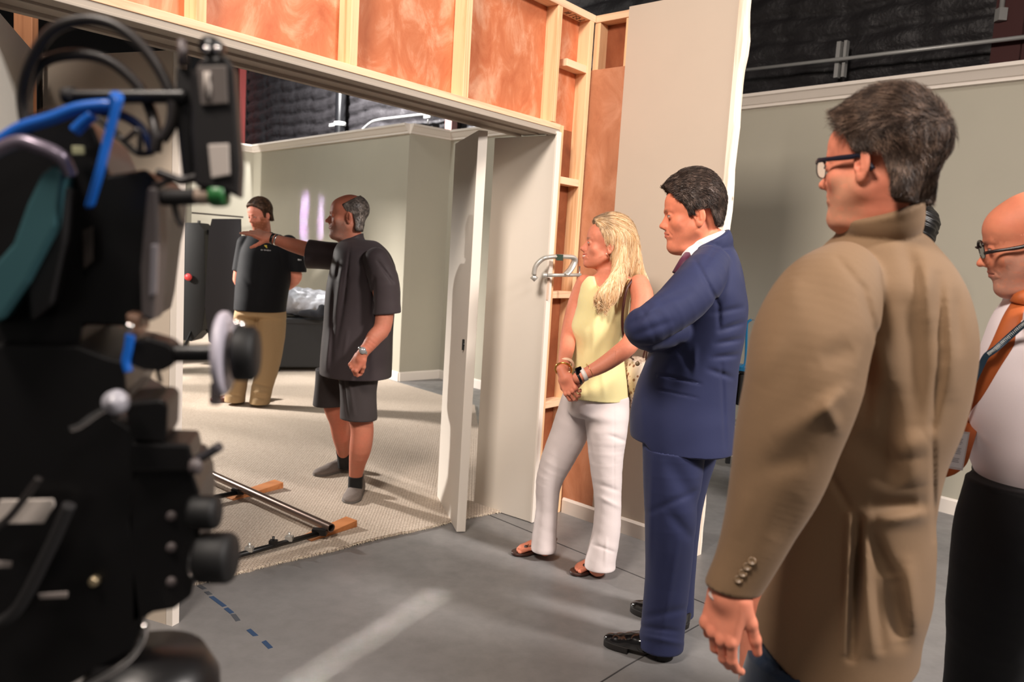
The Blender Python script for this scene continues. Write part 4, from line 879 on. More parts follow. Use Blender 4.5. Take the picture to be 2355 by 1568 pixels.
# ---------------------------------------------------------------- man in the tan jacket
def tan_man():
    Y=1.5
    t=empty('person',(.66,1.62,0),'grey-haired man in a tan suit jacket and dark jeans with glasses, back toward the viewer','person')
    sk=skinmat('skin_tan_man',rgb(222,140,112),blotch=.45); tan=cloth('tan_jacket',rgb(124,99,74),.75,1500,.08,.12,.25)
    h=Head(at(1977,374,Y-.06),-40,4,1,.925,near=-1,heavy=.7,ear=1.13)
    nb=at(2020,520,Y+.03); nk=neckf(h,nb,.056,.062)
    f=lambda P: smin(h.skin(P),nk(P),.03)
    tor=chain([(V(.68,1.55,1.38),.12),(V(.67,1.58,1.1),.13),(V(.66,1.6,.92),.14)]); lg=[chain([(V(.58,1.56,.88),.08),(V(.575,1.56,.5),.055),(V(.57,1.58,.09),.04)]),chain([(V(.76,1.66,.88),.08),(V(.77,1.7,.5),.055),(V(.78,1.72,.09),.04)])]
    # left hand hanging from the cuff
    wr=at(1692,1352,1.30); el=at(1806,1030,1.34); hd=unit(at(1660,1420,1.29)-wr)
    zz=unit(np.cross(hd,[0,-1,0.])); Mh=np.stack([np.cross(hd,unit(V(-.72,-.62,.1))),hd,unit(V(-.72,-.62,.1))],1)
    y_=unit(at(1652,1440,1.30)-at(1674,1350,1.30)); z_=unit(V(-.80,-.58,0)); z_=unit(z_-y_*(y_@z_)); x_=np.cross(y_,z_); Mh=np.stack([x_,y_,z_],1)
    hf=hand_fn(at(1680,1345,1.30),Mh,-1,1.0,curls=[(18,26,20),(24,30,20),(28,34,20),(32,36,20)],spread=2,thumb=(22,8))
    arm=chain([(at(1905,680,Y),.05),(at(1806,1030,1.32),.045),(at(1694,1335,1.305),.027)])
    low=lambda P: smin(smin(tor(P),lg[0](P),.03),lg[1](P),.03)
    hm_=lambda P: smin(arm(P),hf(P),.02)
    lo,hi=around(h,.17,-.24)
    body(t,[(f,lo,hi,.003),(low,(.4,1.3,.04),(.95,1.9,1.5),.014),(hm_,wr-.17,wr+.14,.0028),(arm,V(.3,1.15,.9),V(.8,1.7,1.6),.01)],sk,h.colf(rgb(176,84,74),.5,rgb(110,84,66),.4,rgb(176,140,112),.55,-.052))
    h.eyes(t)
    hm=hairmat('hair_tan_man',rgb(70,52,42),rgb(134,110,94))
    hfn=lambda P: h.hair(P,.014,.046,.080,-.066,.2,.006,recede=.15,by=.047)+.0034*nz(h.loc(P)*V(1,.5,.45),95,2)
    lo,hi=around(h,.17,-.14); hv=surf(hfn,lo,hi,.0032,0)
    mk=lambda P:(h.loc(P)[:,2]>.06)
    st=strands('s',hfn,h.flow(1.0,.9,.25),lo,hi,None,None,n=26000,length=.030,r=.00055,lift=.20,jit=.28,taper=.2)
    st2=strands('s',hfn,h.flow(-.3,.6,.8,.9),lo,hi,None,None,n=16000,length=.036,r=.00055,lift=.42,jit=.3,seed=4,mask=mk,taper=.2)
    qmesh('hair',[hv,st,st2],hm,t)
    # goatee and brows
    glasses(h,t,None,w=.036,lens_r=.023,z=.004,y=.104,thick=.0026,rect=.8,col=rgb(24,26,40))
    # jacket
    rows=[(520,1945,2110,.07,.03),(538,1925,2128,.10),(560,1900,2148,.125),(600,1860,2183,.15),(650,1822,2212,.175),(700,1808,2228,.18),(760,1800,2237,.18),(850,1792,2229,.18),(950,1790,2206,.18),(1050,1790,2170,.18),(1140,1776,2152,.18),(1250,1740,2150,.185),(1350,1712,2142,.19),(1430,1700,2120,.19),(1520,1690,2110,.19)]
    T=torso(Y+.06,rows,.03,2.15)
    ax=[(1935,640,1.42,.066),(1900,700,1.37,.090),(1866,790,1.33,.098),(1842,900,1.31,.093),(1812,1000,1.31,.086),(1786,1100,1.31,.076),(1750,1200,1.31,.061),(1713,1290,1.31,.051),(1686,1345,1.31,.047),(1668,1390,1.31,.046)]
    s1=chain(px(ax),n=7); wa=at(1716,1290,1.31); wb=at(1676,1378,1.31); cdir=unit(wb-wa)
    cut=at(1683,1352,1.31); cn=unit(cdir+unit(at(1700,1300,1.31)-at(1660,1330,1.31))*(-.0)-V(.45,0,.0))
    colr=lambda P: smax(nk(P)-.014,ell(P,nb+V(-.002,0.01,-.008),(.17,.15,.048),axes(0,0,-24)),.005)
    ca=creases([(1925,592,1985,665,.006,.004),(1985,665,2012,770,.007,.006),(2012,770,1985,880,.009,.004)],1.40,.10)     # armhole seam
    ct=creases([
      (1985,860,1935,960,.012,.009),(1935,960,1870,1110,.013,.012),(1870,1110,1790,1265,.013,.012),(1790,1265,1720,1380,.014,.014),
      (2158,640,2166,820,.010,.010),(2166,820,2145,980,.008,.007),(2145,980,2148,1240,.005,.004),
      (2120,600,2142,740,.016,-.008),(2080,560,2132,700,.014,.008),(2040,640,2072,900,.028,-.008),(2095,720,2105,960,.020,.011),(2050,880,2040,1060,.020,.009),
      (2015,780,2045,900,.018,-.008),(2000,820,1990,960,.012,.008),(2060,1040,2130,1010,.020,-.008),(2125,620,2130,700,.010,-.005),(2185,700,2190,900,.014,-.006),(2200,680,2205,800,.010,.006),
      (1975,1000,2075,1110,.028,.013),(2000,1165,2110,1165,.018,.012),(2020,1195,2130,1180,.014,-.010),(2085,1060,2100,1120,.03,-.008),
      (1955,1190,1945,1490,.008,-.010),(1972,1200,1958,1500,.009,.020),(1985,1200,2010,1490,.012,-.010),(2000,1230,2045,1330,.014,.014),(2045,1330,2070,1470,.018,.016),(2005,1290,2025,1480,.012,.012),(2090,1300,2100,1440,.014,-.008),
      (1890,1060,1960,1180,.008,.005),(1840,1200,1800,1420,.05,-.006)],1.46,.14,1.25)
    cs_=creases([(1740,880,1800,780,.020,-.005),(1890,830,1960,800,.018,.006),(1780,1010,1900,940,.020,-.007),(1760,1080,1850,1050,.018,.006),(1870,960,1940,900,.012,-.010),(1900,930,1925,985,.010,-.009),
      (1780,1240,1830,1140,.02,.004),(1690,1240,1720,1130,.016,-.004),(1800,700,1840,640,.02,-.003),(1860,620,1930,760,.03,.004)],1.30,.06)
    hem0=at(1900,1500,Y+.06); 
    def jk(P):
        d=T(P)+.004*nz(P*V(1,1,.4),16,11)+ct(P); d=smin(d,colr(P),.004)
        s=smax(s1(P)+.0016*nz(P,22,5)+cs_(P),(P-cut)@cdir+ .25*((P-cut)@V(1,0,0)),.004); s=smax(s,-(smax(s1(P)+.013,-((P-cut)@cdir+.06),.003)),.003)
        d=smin(d,s,.014)+ca(P)
        q=(P-hem0)@T.uu; hz=hem0[2]+.55*np.clip(-q-.03,0,1)+.35*np.clip(q-.10,0,1)
        d=smax(d,hz-P[:,2],.004)
        return d
    jo=qmesh('jacket',[surf(jk,(.22,1.1,.66),(1.06,1.98,1.66),.005,0)],tan,t)
    for x,y in ((1698,1332),(1708,1318),(1718,1303),(1729,1290)):
        p=hit(jk,x,y,1.0,1.6,.001); mb=MB(); n=-unit(ray(x,y)); mb.lathe([(0,.0024),(.0035,.0022),(.0050,.0040),(.0066,.0036),(.0072,.001),(.0072,-.003)],p,n,20).build('button',M_button,jo)
    P_=[hit(jk,x,y,1.1,1.7,.001) for x,y in ((1768,770),(1755,800),(1745,840),(1735,880))]
    # white cuff
    sc_=lambda P: smax(smax(s1(P)+.013,-(s1(P)+.017),.002),np.abs((P-at(1680,1362,1.31))@cdir-.004)-.016,.002)
    qmesh('shirt_cuff',[surf(sc_,at(1680,1362,1.31)-.1,at(1680,1362,1.31)+.1,.003,0)],cloth('cuff_white',rgb(214,196,190),.8,1200,.1),t)
    # jeans
    jn=cloth('dark_jeans',rgb(24,40,60),.8,900,.3,.3,.3)
    t1=chain([(at(1846,1420,1.50),.102),(at(1848,1500,1.50),.100),(V(.585,1.52,.55),.090),(V(.575,1.53,.25),.078),(V(.57,1.53,.06),.078)]); t2=chain([(at(1960,1410,1.68),.100),(at(1962,1500,1.68),.095),(V(.78,1.70,.55),.086),(V(.79,1.71,.25),.078),(V(.79,1.71,.06),.078)])
    def jf(P):
        d=smax(smin(t1(P),t2(P),.012)+.003*nz(P,18,4),.03-P[:,2],.005); return np.where(P[:,2]>hem0[2]+.015,np.maximum(d,T(P)+.014),d)
    qmesh('jeans',[surf(jf,(.38,1.3,.02),(1.0,1.92,.90),.009,0)],jn,t)
    br=plain('brown_leather',rgb(70,42,28),.35)
    shoe('shoe',(.60,1.47),(.44,1.73),br,M_sole,t,.05,vox=.008); shoe('shoe',(.81,1.64),(.67,1.91),br,M_sole,t,.05,vox=.008)
tan_man()
# ---------------------------------------------------------------- woman in the yellow top
def woman():
    Y=3.62
    t=empty('person',fl(1310,1295),'smiling blonde woman in a pale yellow sleeveless top and white jeans, hands clasped','person')
    sk=skinmat('skin_woman',rgb(214,134,106),blotch=.3)
    h=Head(at(1402,568,Y-.06),-90,-5,1,.99,near=-1,jaw=.95,nose=.97,smile=1,fem=1,ear=.92)
    nb=at(1402,640,Y+.02); nk=neckf(h,nb,.043,.050)
    T=torso(Y,[(628,1370,1452,.06),(645,1345,1470,.085),(680,1330,1450,.105),(720,1324,1444,.115),(755,1312,1436,.12),(800,1320,1432,.11),(850,1312,1436,.115),(900,1310,1442,.13),(960,1300,1446,.14),(1000,1290,1440,.12)],.02)
    bt=lambda P: smin(T(P,-.014),nk(P),.035)
    aL=chain(px([(1470,655,Y-.10,.046),(1478,690,Y-.14,.050),(1468,740,Y-.18,.045),(1452,786,Y-.22,.041),(1425,812,Y-.26,.039),(1385,840,Y-.28,.033),(1345,860,Y-.29,.024),(1330,868,Y-.29,.025)]))
    aR=chain(px([(1345,652,Y+.05,.042),(1326,700,Y+.05,.042),(1310,760,Y+.0,.037),(1304,800,Y-.08,.034),(1298,830,Y-.16,.028),(1294,858,Y-.22,.023)]))
    yR=unit(at(1315,905,Y-.27)-at(1296,860,Y-.24)); zR=unit(V(-.5,-.85,.15)); zR=unit(zR-yR*(yR@zR)); MR=np.stack([np.cross(yR,zR),yR,zR],1)
    hR=hand_fn(at(1297,862,Y-.25),MR,1,.88,curls=[(35,45,30),(38,45,30),(42,45,30),(46,45,30)],spread=3,thumb=(28,30))
    yL=unit(at(1300,905,Y-.22)-at(1332,868,Y-.27)); zL=unit(V(.25,-.85,-.35)); zL=unit(zL-yL*(yL@zL)); ML=np.stack([np.cross(yL,zL),yL,zL],1)
    hL=hand_fn(at(1332,868,Y-.245),ML,-1,.86,curls=[(45,50,30),(40,50,30),(35,50,30),(30,45,30)],spread=3,thumb=(20,10))
    l1=chain(px([(1392,960,Y-.02,.066),(1395,1130,Y-.06,.045),(1380,1290,Y-.05,.038),(1372,1306,Y-.06,.036)])); l2=chain(px([(1325,950,Y+.12,.075),(1262,1110,Y+.10,.045),(1252,1240,Y+.13,.036),(1254,1262,Y+.12,.034)]))
    f=lambda P: smin(h.skin(P),bt(P),.02)
    upf=lambda P: smin(smin(f(P),aL(P),.03),aR(P),.03); hands=lambda P: smin(smin(aL(P),hL(P),.02),smin(aR(P),hR(P),.015),.004)
    # feet with toes
    feet=[]
    for (hx,hy,tx,ty) in ((1398,1300,1300,1328),(1272,1262,1175,1278)):
        H=fl(hx,hy);Tt=fl(tx,ty); fd=unit(Tt-H); xd=V(fd[1],-fd[0],0); Mf=np.stack([xd,fd,V(0,0,1)],1); L=.235
        def ff(P,H=H,Mf=Mf,L=L):
            Q=(P-V(H[0],H[1],.018))@Mf
            d=ell(Q,(0,.03,.022),(.028,.034,.028)); d=smin(d,cap(Q,(0,.035,.06),(0,.135,.024),.026,.018),.03); d=smin(d,ell(Q,(.004,.155,.012),(.038,.045,.016)),.03)
            for k,(xx,ll,rr) in enumerate(((.026,.222,.0105),(.009,.222,.0078),(-.006,.216,.0074),(-.020,.206,.007),(-.032,.192,.0068))): xx=-xx; d=smin(d,cap(Q,(xx*.9,.175,.011),(xx,ll-.008,.006),rr,rr),.004)
            return smax(d,-Q[:,2],.003)
        feet.append((ff,H,Mf))
    F1=lambda P: smin(feet[0][0](P),l1(P),.02); F2=lambda P: smin(feet[1][0](P),l2(P),.02)
    lo,hi=around(h,.14,-.13); c=at(1400,730,Y)
    def reg(ft): H,Mf=ft[1],ft[2]; m=H+Mf@V(0,.11,0); return V(m[0]-.16,m[1]-.16,.0),V(m[0]+.16,m[1]+.16,.16)
    body(t,[(f,lo,hi,.003),(upf,(.05,3.1,1.0),(.75,3.95,1.42),.0055),(hands,at(1325,870,Y-.25)-V(.13,.14,.13),at(1345,860,Y-.25)+V(.12,.12,.11),.0024),
        (lambda P:smin(smin(l1(P),l2(P),.01),smax(T(P,-.035),at(1390,940,Y)[2]-P[:,2],.02),.02),(-.0,3.2,.16),(.7,4.0,1.05),.012),(F1,*reg(feet[0]),.003),(F2,*reg(feet[1]),.003)],sk,h.colf(rgb(190,84,76),.7,rgb(120,90,66),.55))
    h.eyes(t,rgb(70,90,100))
    MB().tube([h.w(-.018,.0855,-.0560),h.w(-.010,.0930,-.0572),h.w(0,.0958,-.0576),h.w(.010,.0930,-.0572),h.w(.018,.0855,-.0560)],.0042,10,sq=.8).build('teeth',plain('teeth',rgb(245,236,226),.2),t)
    # hair
    hm=Mat('blonde_hair',rgb(212,172,122),.42,spec=.4); ge=hm.n('ShaderNodeNewGeometry'); vc=hm.n('ShaderNodeAttribute',attribute_name='col'); vf=hm.n('ShaderNodeAttribute',attribute_name='cfac')
    c1=hm.mix(ge.outputs['Random Per Island'],rgb(214,166,110),rgb(250,224,186)); hm.base(hm.mix(vf.outputs['Fac'],c1,vc.outputs['Color'])); hm=hm.m
    cur=[chain([(h.w(-.045,-.050,.07),.035),(h.w(-.068,-.058,.0),.025),(at(1428,620,Y-.06),.030),(at(1410,664,Y-.13),.030),(at(1396,690,Y-.16),.014)]),
         chain([(h.w(-.03,-.07,.05),.046),(at(1446,565,Y),.042),(at(1458,615,Y),.040),(at(1474,642,Y+.02),.030)]),
         chain([(h.w(.02,-.075,.03),.05),(at(1446,600,Y+.08),.045),(at(1452,660,Y+.10),.033)]),
         chain([(h.w(.05,-.05,.0),.04),(h.w(.07,-.045,-.08),.030),(h.w(.06,-.03,-.15),.02)]),
         chain([(h.w(-.066,-.052,.0),.020),(at(1420,630,Y-.09),.022),(at(1388,668,Y-.15),.018),(at(1374,684,Y-.16),.008)])]
    def hfn(P):
        d=h.hair(P,.012,.058,.090,-.09,.2,.012,by=.045)
        for q in cur: d=smin(d,q(P),.025)
        Q=h.loc(P); return d+.0022*np.sin(h.loc(P)[:,0]*260+Q[:,1]*190+1.5*nz(P,16,3))*(Q[:,2]<.08)
    lo,hi=V(.20,3.35,1.22),V(.75,3.95,1.75)
    def hflow(P):
        Q=h.loc(P); t_=np.clip((.10-Q[:,2])/.10,0,1); L=np.stack([Q[:,0]*0-.30*np.sign(-Q[:,0])*-(1-t_),-1.0*(1-t_),-.5-1.6*t_],1); return L@h.M.T
    hv=surf(hfn,lo,hi,.0045,0); st=strands('s',hfn,hflow,lo,hi,None,None,n=13000,length=.10,r=.0011,segs=7,lift=.04,jit=.08,taper=.4)
    def hc(v):
        Q=h.loc(v); part=np.exp(-(Q[:,0]/.03)**2)*(Q[:,2]>.05); front=1/(1+np.exp(-(Q[:,1]-.0)/.012))/(1+np.exp(-(Q[:,2]-.03)/.01)); a=np.clip(.75*front*(.5+.5*nz(Q,60,3))+.6*part,0,.8)*(Q[:,2]>0); return np.c_[np.tile(rgb(88,64,46)[:3],(len(v),1)),a]
    qmesh('hair',[hv,st],hm,t,hc)
    p=h.w(-.083,.002,-.034); MB().lathe([(0,-.004),(.003,-.002),(.003,.002),(0,.004)],p,(0,-1,0),10).build('earring',plain('pearl',rgb(232,215,195),.15),t)
    # top
    ym=weave2('yellow_knit',rgb(228,212,140),rgb(222,212,184),105)
    czt=creases([(1352,660,1335,720,.012,.004),(1368,700,1362,860,.014,-.005),(1395,720,1372,880,.016,.005),(1420,690,1380,800,.014,-.004),(1425,740,1400,890,.014,.005),(1440,840,1432,915,.012,-.004),(1345,850,1350,910,.014,.004),(1385,850,1390,912,.012,-.004)],Y-.1)
    aRh,aLh=px([(1346,668,Y+.02,0)])[0][0],px([(1474,672,Y-.08,0)])[0][0]
    def top(P):
        d=T(P,.004)+.002*nz(P*V(1,1,.4),30,2)+czt(P); d=smin(d,smax(nk(P)-.012,ell(P,nb+V(.01,0,-.02),(.09,.09,.05)),.01),.03)
        hem=at(1390,914,Y)[2]; d=smax(d,hem-P[:,2],.003)
        d=smax(d,P[:,2]-(nb[2]+.006),.012)
        d=smax(d,-(cap(P,aLh+V(.022,0,.06),aLh+V(.024,-.0,-.05),.052,.052)),.006); d=smax(d,-(cap(P,aRh+V(-.034,0,.05),aRh+V(-.036,0,-.05),.042,.040)),.006)
        neckv=cap(P,nb+V(-.045,-.075,.02),nb+V(-.055,-.105,-.035),.045,.012); return smax(d,-neckv,.004)
    qmesh('top',[surf(top,(.05,3.35,.76),(.70,3.9,1.50),.0045,0)],ym,t)
    # white jeans
    wj=cloth('white_denim',rgb(216,204,202),.8,1000,.2,.06,.25)
    t1=chain(px([(1396,925,Y-.02,.100),(1395,985,Y-.04,.096),(1394,1060,Y-.05,.077),(1398,1150,Y-.05,.062),(1395,1220,Y-.05,.064),(1382,1285,Y-.05,.070),(1380,1300,Y-.05,.072)]))
    t2=chain(px([(1336,925,Y+.08,.095),(1308,1000,Y+.10,.088),(1280,1060,Y+.10,.077),(1262,1110,Y+.10,.062),(1258,1170,Y+.11,.054),(1252,1235,Y+.12,.060),(1251,1258,Y+.12,.062)]))
    czj=creases([(1345,985,1290,1060,.008,.004),(1350,985,1362,1060,.008,.005),(1235,1100,1290,1112,.008,.006),(1238,1120,1292,1140,.008,-.005),(1240,1150,1288,1165,.008,.005),(1370,1110,1425,1130,.012,.005),(1372,1140,1424,1165,.010,-.004),
       (1232,1225,1280,1235,.008,.004),(1360,1250,1415,1270,.008,.004),(1412,940,1412,1290,.004,.003),(1395,1240,1392,1298,.008,-.004),(1400,1000,1440,1015,.010,.004),(1290,960,1345,990,.014,.004),(1300,1130,1282,1240,.006,.003)],Y-.03)
    def jf(P):
        d=smin(smin(t1(P),t2(P),.012),smax(T(P,-.006),at(1390,958,Y)[2]-P[:,2],.03),.02); d=d+czj(P)+.0012*nz(P,40,3); d=smax(d,P[:,2]-at(1390,906,Y)[2],.004); return smax(smax(d,.045-P[:,2]-.0*P[:,0],.004),(P[:,2]*0)+-9,.001)
    qmesh('jeans',[surf(jf,(-.05,3.3,.03),(.72,4.0,.98),.005,0)],wj,t)
    # sandals
    sb=plain('sandal_brown',rgb(52,26,18),.45); sw=plain('sandal_white',rgb(206,188,170),.5)
    for i,(ff,H,Mf) in enumerate(feet):
        def so(P,H=H,Mf=Mf):
            Q=(P-V(H[0],H[1],0))@Mf; q2=Q.copy(); q2[:,2]=0; d=smin(smin(ell(q2,(0,.03,0),(.034,.042,.1)),ell(q2,(0,.12,0),(.034,.07,.1)),.02),ell(q2,(0,.185,0),(.044,.058,.1)),.02); return smax(smax(d,Q[:,2]-.0175,.002),-Q[:,2]+.001,.002)
        m=H+Mf@V(0,.11,0); o=qmesh('sandal',[surf(so,(m[0]-.18,m[1]-.18,0),(m[0]+.18,m[1]+.18,.03),.004,0)],sb,t)
        w_=lambda x,y,z,H=H,Mf=Mf: V(H[0],H[1],0)+Mf@V(x,y,z)
        MB().tube(spline([w_(-.017,.185,.020),w_(-.014,.170,.040),w_(.012,.130,.058),w_(.038,.085,.035),w_(.036,.07,.012)],5),.008,8,sq=.4).tube(spline([w_(-.014,.170,.040),w_(-.03,.135,.048),w_(-.040,.095,.03),w_(-.036,.07,.012)],5),.008,8,sq=.4).build('strap',sw if i==0 else plain('strap_tan',rgb(120,74,50),.5),o)
        MB().tube(spline([w_(-.036,.07,.014),w_(-.034,.02,.045),w_(0,-.012,.055),w_(.034,.02,.045),w_(.036,.07,.014)],5),.006,8,sq=.5).build('heel_strap',sb,o)
        MB().lathe([(0,.012),(.010,.008),(.012,0)],w_(-.013,.172,.038),(0,0,1),10).build('knot',sb,o)
    # jewellery and watch
    a=at(1296,846,Y-.19); ax=unit(at(1300,820,Y-.13)-at(1294,856,Y-.22)); MB().tube([a+ (unit(np.cross(ax,[0,0,1.]))*math.cos(q)+np.cross(ax,unit(np.cross(ax,[0,0,1.])))*math.sin(q))*.036+V(0,0,-.006) for q in np.linspace(0,2*PI,25)[:-1]],.0045,8,closed=True).build('bangle',M_gold,t)
    b=at(1302,838,Y-.17); MB().tube([b+(unit(np.cross(ax,[0,0,1.]))*math.cos(q)+np.cross(ax,unit(np.cross(ax,[0,0,1.])))*math.sin(q))*.031 for q in np.linspace(0,2*PI,25)[:-1]],.006,8,closed=True,sq=1.4).build('bracelet',plain('pale_beads',rgb(226,190,160),.4),t)
    a=at(1342,861,Y-.29); ax=unit(at(1385,840,Y-.28)-a); wt=cyl_band(a,a+ax,.0268,'watch',plain('white_band',rgb(232,222,214),.4),t,.018,.003)
    q=hit(lambda P:cap(P,a-ax*.02,a+ax*.02,.029),1331,853,3,3.8,.001); MB().box(q,(.030,.010,.034),axes(-25,0,-20)).build('watch_face',plain('black_glass',rgb(8,8,10),.08),wt,.003)
    a=at(1330,868,Y-.285); cyl_band(a,a+ax,.028,'dark_band',plain('black_band',rgb(14,13,14),.4),t,.010,.004)
    a=at(1356,852,Y-.285); cyl_band(a,a+ax,.031,'fine_bracelet',M_gold,t,.002,.001)
    # handbag on the shoulder, a thing of its own
    bg=Mat('patterned_leather',rgb(214,190,170),.5); v_=bg.n('ShaderNodeTexVoronoi'); v_.inputs['Scale'].default_value=46; bg.L(bg.co(),v_.inputs['Vector']); bg.base(bg.ramp(v_.outputs['Distance'],[(.28,rgb(138,92,66)),(.40,rgb(222,204,186))]))
    tb=empty('shoulder_bag',at(1460,870,Y),'patterned cream and brown shoulder bag hanging behind the woman in yellow','bag')
    bc=at(1462,880,Y+.10)
    bf=lambda P: ell(P,bc,(.075,.17,.155))+.003*nz(P,30,2)
    bq=lambda P: smax(bf(P),P[:,2]-(bc[2]+.115),.008)
    qmesh('bag_body',[surf(bq,bc-V(.12,.2,.2),bc+V(.12,.2,.2),.006,0)],bg.m,tb); sbm=plain('strap_brown',rgb(66,30,26),.45)
    for k,(oy) in enumerate((-.06,.03)):
        S_=[bc+V(-.03,oy,.118),at(1445+k*6,812,Y-.0+oy),at(1432,760,Y-.10+oy*.3),at(1434,700,Y-.135),at(1446,655,Y-.13+k*.02),at(1470,633,Y-.08+k*.03),at(1492,650,Y-.01+k*.03),at(1500,690,Y+.06),at(1494,760,Y+.10+oy*.3),bc+V(.03,oy,.118)]
        MB().tube(spline(S_,6),.006,8,sq=.5).build('bag_strap',sbm,tb)
woman()
# ---------------------------------------------------------------- grey-haired man pointing
def pointing_man():
    Y=4.45
    t=empty('person',fl(800,1140),'balding bearded man in a charcoal short-sleeved shirt and shorts, one arm stretched out pointing','person')
    sk=skinmat('skin_pointing_man',rgb(186,116,92)); ch=cloth('charcoal_shirt',rgb(58,50,52),.6,900,.08,.1,.25)
    h=Head(at(801,500,Y-.09),-100,0,1,1.0,near=-1,heavy=.5,jaw=1.03)
    nb=at(808,560,Y+.0); nk=neckf(h,nb,.056,.066)
    f=lambda P: smin(h.skin(P),nk(P),.03)
    tor=chain(px([(832,640,Y,.12),(826,760,Y,.13),(822,850,Y,.12)]))
    aN=chain(px([(868,620,Y-.20,.055),(884,700,Y-.22,.050),(880,752,Y-.24,.046),(862,775,Y-.27,.043),(848,795,Y-.29,.034),(834,812,Y-.30,.027)]))
    aF=chain(px([(800,590,Y+.16,.055),(745,582,Y+.18,.048),(705,573,Y+.19,.044),(668,562,Y+.20,.040),(640,553,Y+.21,.031),(624,548,Y+.21,.027)]))
    y1=unit(at(810,850,Y-.30)-at(832,815,Y-.30)); z1=unit(V(-.55,-.83,.1)); z1=unit(z1-y1*(y1@z1)); M1=np.stack([np.cross(y1,z1),y1,z1],1)
    hN=hand_fn(at(832,815,Y-.30),M1,-1,.98,curls=[(50,70,40),(55,75,40),(60,75,40),(62,75,40)],spread=2,thumb=(20,25))
    y2=unit(at(570,530,Y+.20)-at(624,548,Y+.21)); z2=unit(V(.15,-.55,.8)); z2=unit(z2-y2*(y2@z2)); M2=np.stack([np.cross(y2,z2),y2,z2],1)
    hF=hand_fn(at(622,547,Y+.21),M2,1 if (np.cross(y2,z2)@V(0,-1,0))>0 else -1,.98,curls=[(0,4,2),(10,14,8),(22,26,14),(34,36,20)],spread=8,thumb=(48,6))
    lF=chain(px([(762,880,Y+.13,.085),(772,940,Y+.14,.066),(780,968,Y+.18,.058),(786,1000,Y+.24,.058),(790,1035,Y+.36,.042),(792,1062,Y+.46,.037),(794,1078,Y+.50,.038)]))
    lN=chain(px([(826,890,Y-.06,.085),(829,955,Y-.06,.068),(833,990,Y-.06,.064),(829,1030,Y-.05,.062),(822,1065,Y+.0,.048),(818,1095,Y+.04,.038),(817,1118,Y+.06,.038)]))
    up=lambda P: smin(smin(smin(f(P),tor(P),.04),aN(P),.03),aF(P),.03)
    lg=lambda P: smin(smin(tor(P),lF(P),.04),lN(P),.03)
    lo,hi=around(h,.15,-.17)
    fa=at(640,550,Y+.2); na=at(835,810,Y-.3)
    body(t,[(f,lo,hi,.0036),(up,(-1.7,3.9,.95),(-.5,5.0,1.62),.010),(lambda P:smin(aN(P),hN(P),.015),na-.2,na+.2,.004),(lambda P:smin(aF(P),hF(P),.015),fa-V(.28,.16,.16),fa+V(.26,.16,.16),.004),(lg,(-1.5,3.9,.08),(-.5,5.1,.95),.008)],sk,h.colf(rgb(150,84,76),.5,rgb(120,104,92),.4,rgb(150,136,126),.42,-.048))
    h.eyes(t)
    hm=hairmat('hair_pointing_man',rgb(98,88,82),rgb(146,136,128))
    hfn=lambda P: h.hair(P,.0025,.018,.050,-.070,.2,0,by=.028)
    lo,hi=around(h,.16,-.12)
    mk=lambda P:h.loc(P)[:,2]<.075
    hf2=lambda P: smax(hfn(P),h.loc(P)[:,2]*1-.085+.6*h.loc(P)[:,1],.004)
    qmesh('hair',[surf(hf2,lo,hi,.004,0),strands('s',hf2,h.flow(.7,1.0,.1),lo,hi,None,None,n=5000,length=.012,r=.0007,lift=.25,jit=.3)],hm,t)
    T=torso(Y,[(552,786,868,.10,.02),(572,772,890,.17),(600,764,906,.215),(650,752,912,.22),(700,747,908,.215),(750,744,905,.215),(800,739,903,.22),(850,735,900,.22),(880,735,898,.22)],.02,2.3)
    sN=chain(px([(866,600,Y-.19,.072),(882,640,Y-.21,.080),(888,690,Y-.21,.078),(888,735,Y-.21,.078)])); cN=at(880,722,Y-.22); dN=unit(V(.12,0,-1))
    sF=chain(px([(800,592,Y+.15,.08),(750,588,Y+.17,.080),(715,585,Y+.18,.084),(690,583,Y+.18,.086)])); cF=at(708,585,Y+.18); dF=unit(at(700,583,Y+.18)-at(760,590,Y+.18))
    cz=creases([(868,600,905,650,.008,.005),(860,640,856,725,.010,.008),(770,640,760,840,.016,.007),(785,620,768,740,.012,-.006),(800,640,772,800,.012,.005),(760,760,750,850,.014,-.007),(790,820,800,760,.010,-.003),(780,600,775,640,.010,.006),(755,560,760,615,.006,.003),(806,560,790,700,.006,.004),(860,740,856,860,.02,-.006)],Y-.2,.10,1.6)
    colr=lambda P: smax(nk(P)-.012,ell(P,nb+V(.01,0,.0),(.13,.11,.036),axes(0,0,-28)),.005)
    hz=at(820,862,Y)[2]; d0=at(820,862,Y)
    def sh(P):
        d=T(P)+.004*nz(P*V(1,1,.4),16,3); d=smin(d,colr(P),.012); a=smax(sN(P)+.002*nz(P,24,3),(P-cN)@dN,.004); a=smax(a,-smax(sN(P)+.015,-((P-cN)@dN+.06),.003),.003); b=smax(sF(P)+.003*nz(P,20,3),(P-cF)@dF,.004); b=smax(b,-smax(sF(P)+.015,-((P-cF)@dF+.10),.003),.003)
        d=smin(smin(d,a,.010),b,.02)+cz(P); d=smax(d,hz-.10*np.clip(-(P-d0)@T.uu,0,1)*-1*.3-P[:,2],.004); return d
    so=qmesh('shirt',[surf(sh,(-1.55,3.95,.68),(-.45,4.95,1.62),.0065,0)],ch,t)
    sf=cloth('charcoal_shorts',rgb(56,50,50),.8,900,.06,.12,.25)
    s1=chain(px([(770,840,Y+.10,.11),(762,890,Y+.12,.095),(758,940,Y+.13,.098)])); s2=chain(px([(826,840,Y-.05,.12),(825,900,Y-.06,.102),(826,965,Y-.07,.104)]))
    h1=at(760,932,Y+.12)[2]; h2=at(826,962,Y-.07)[2]; zt=hz
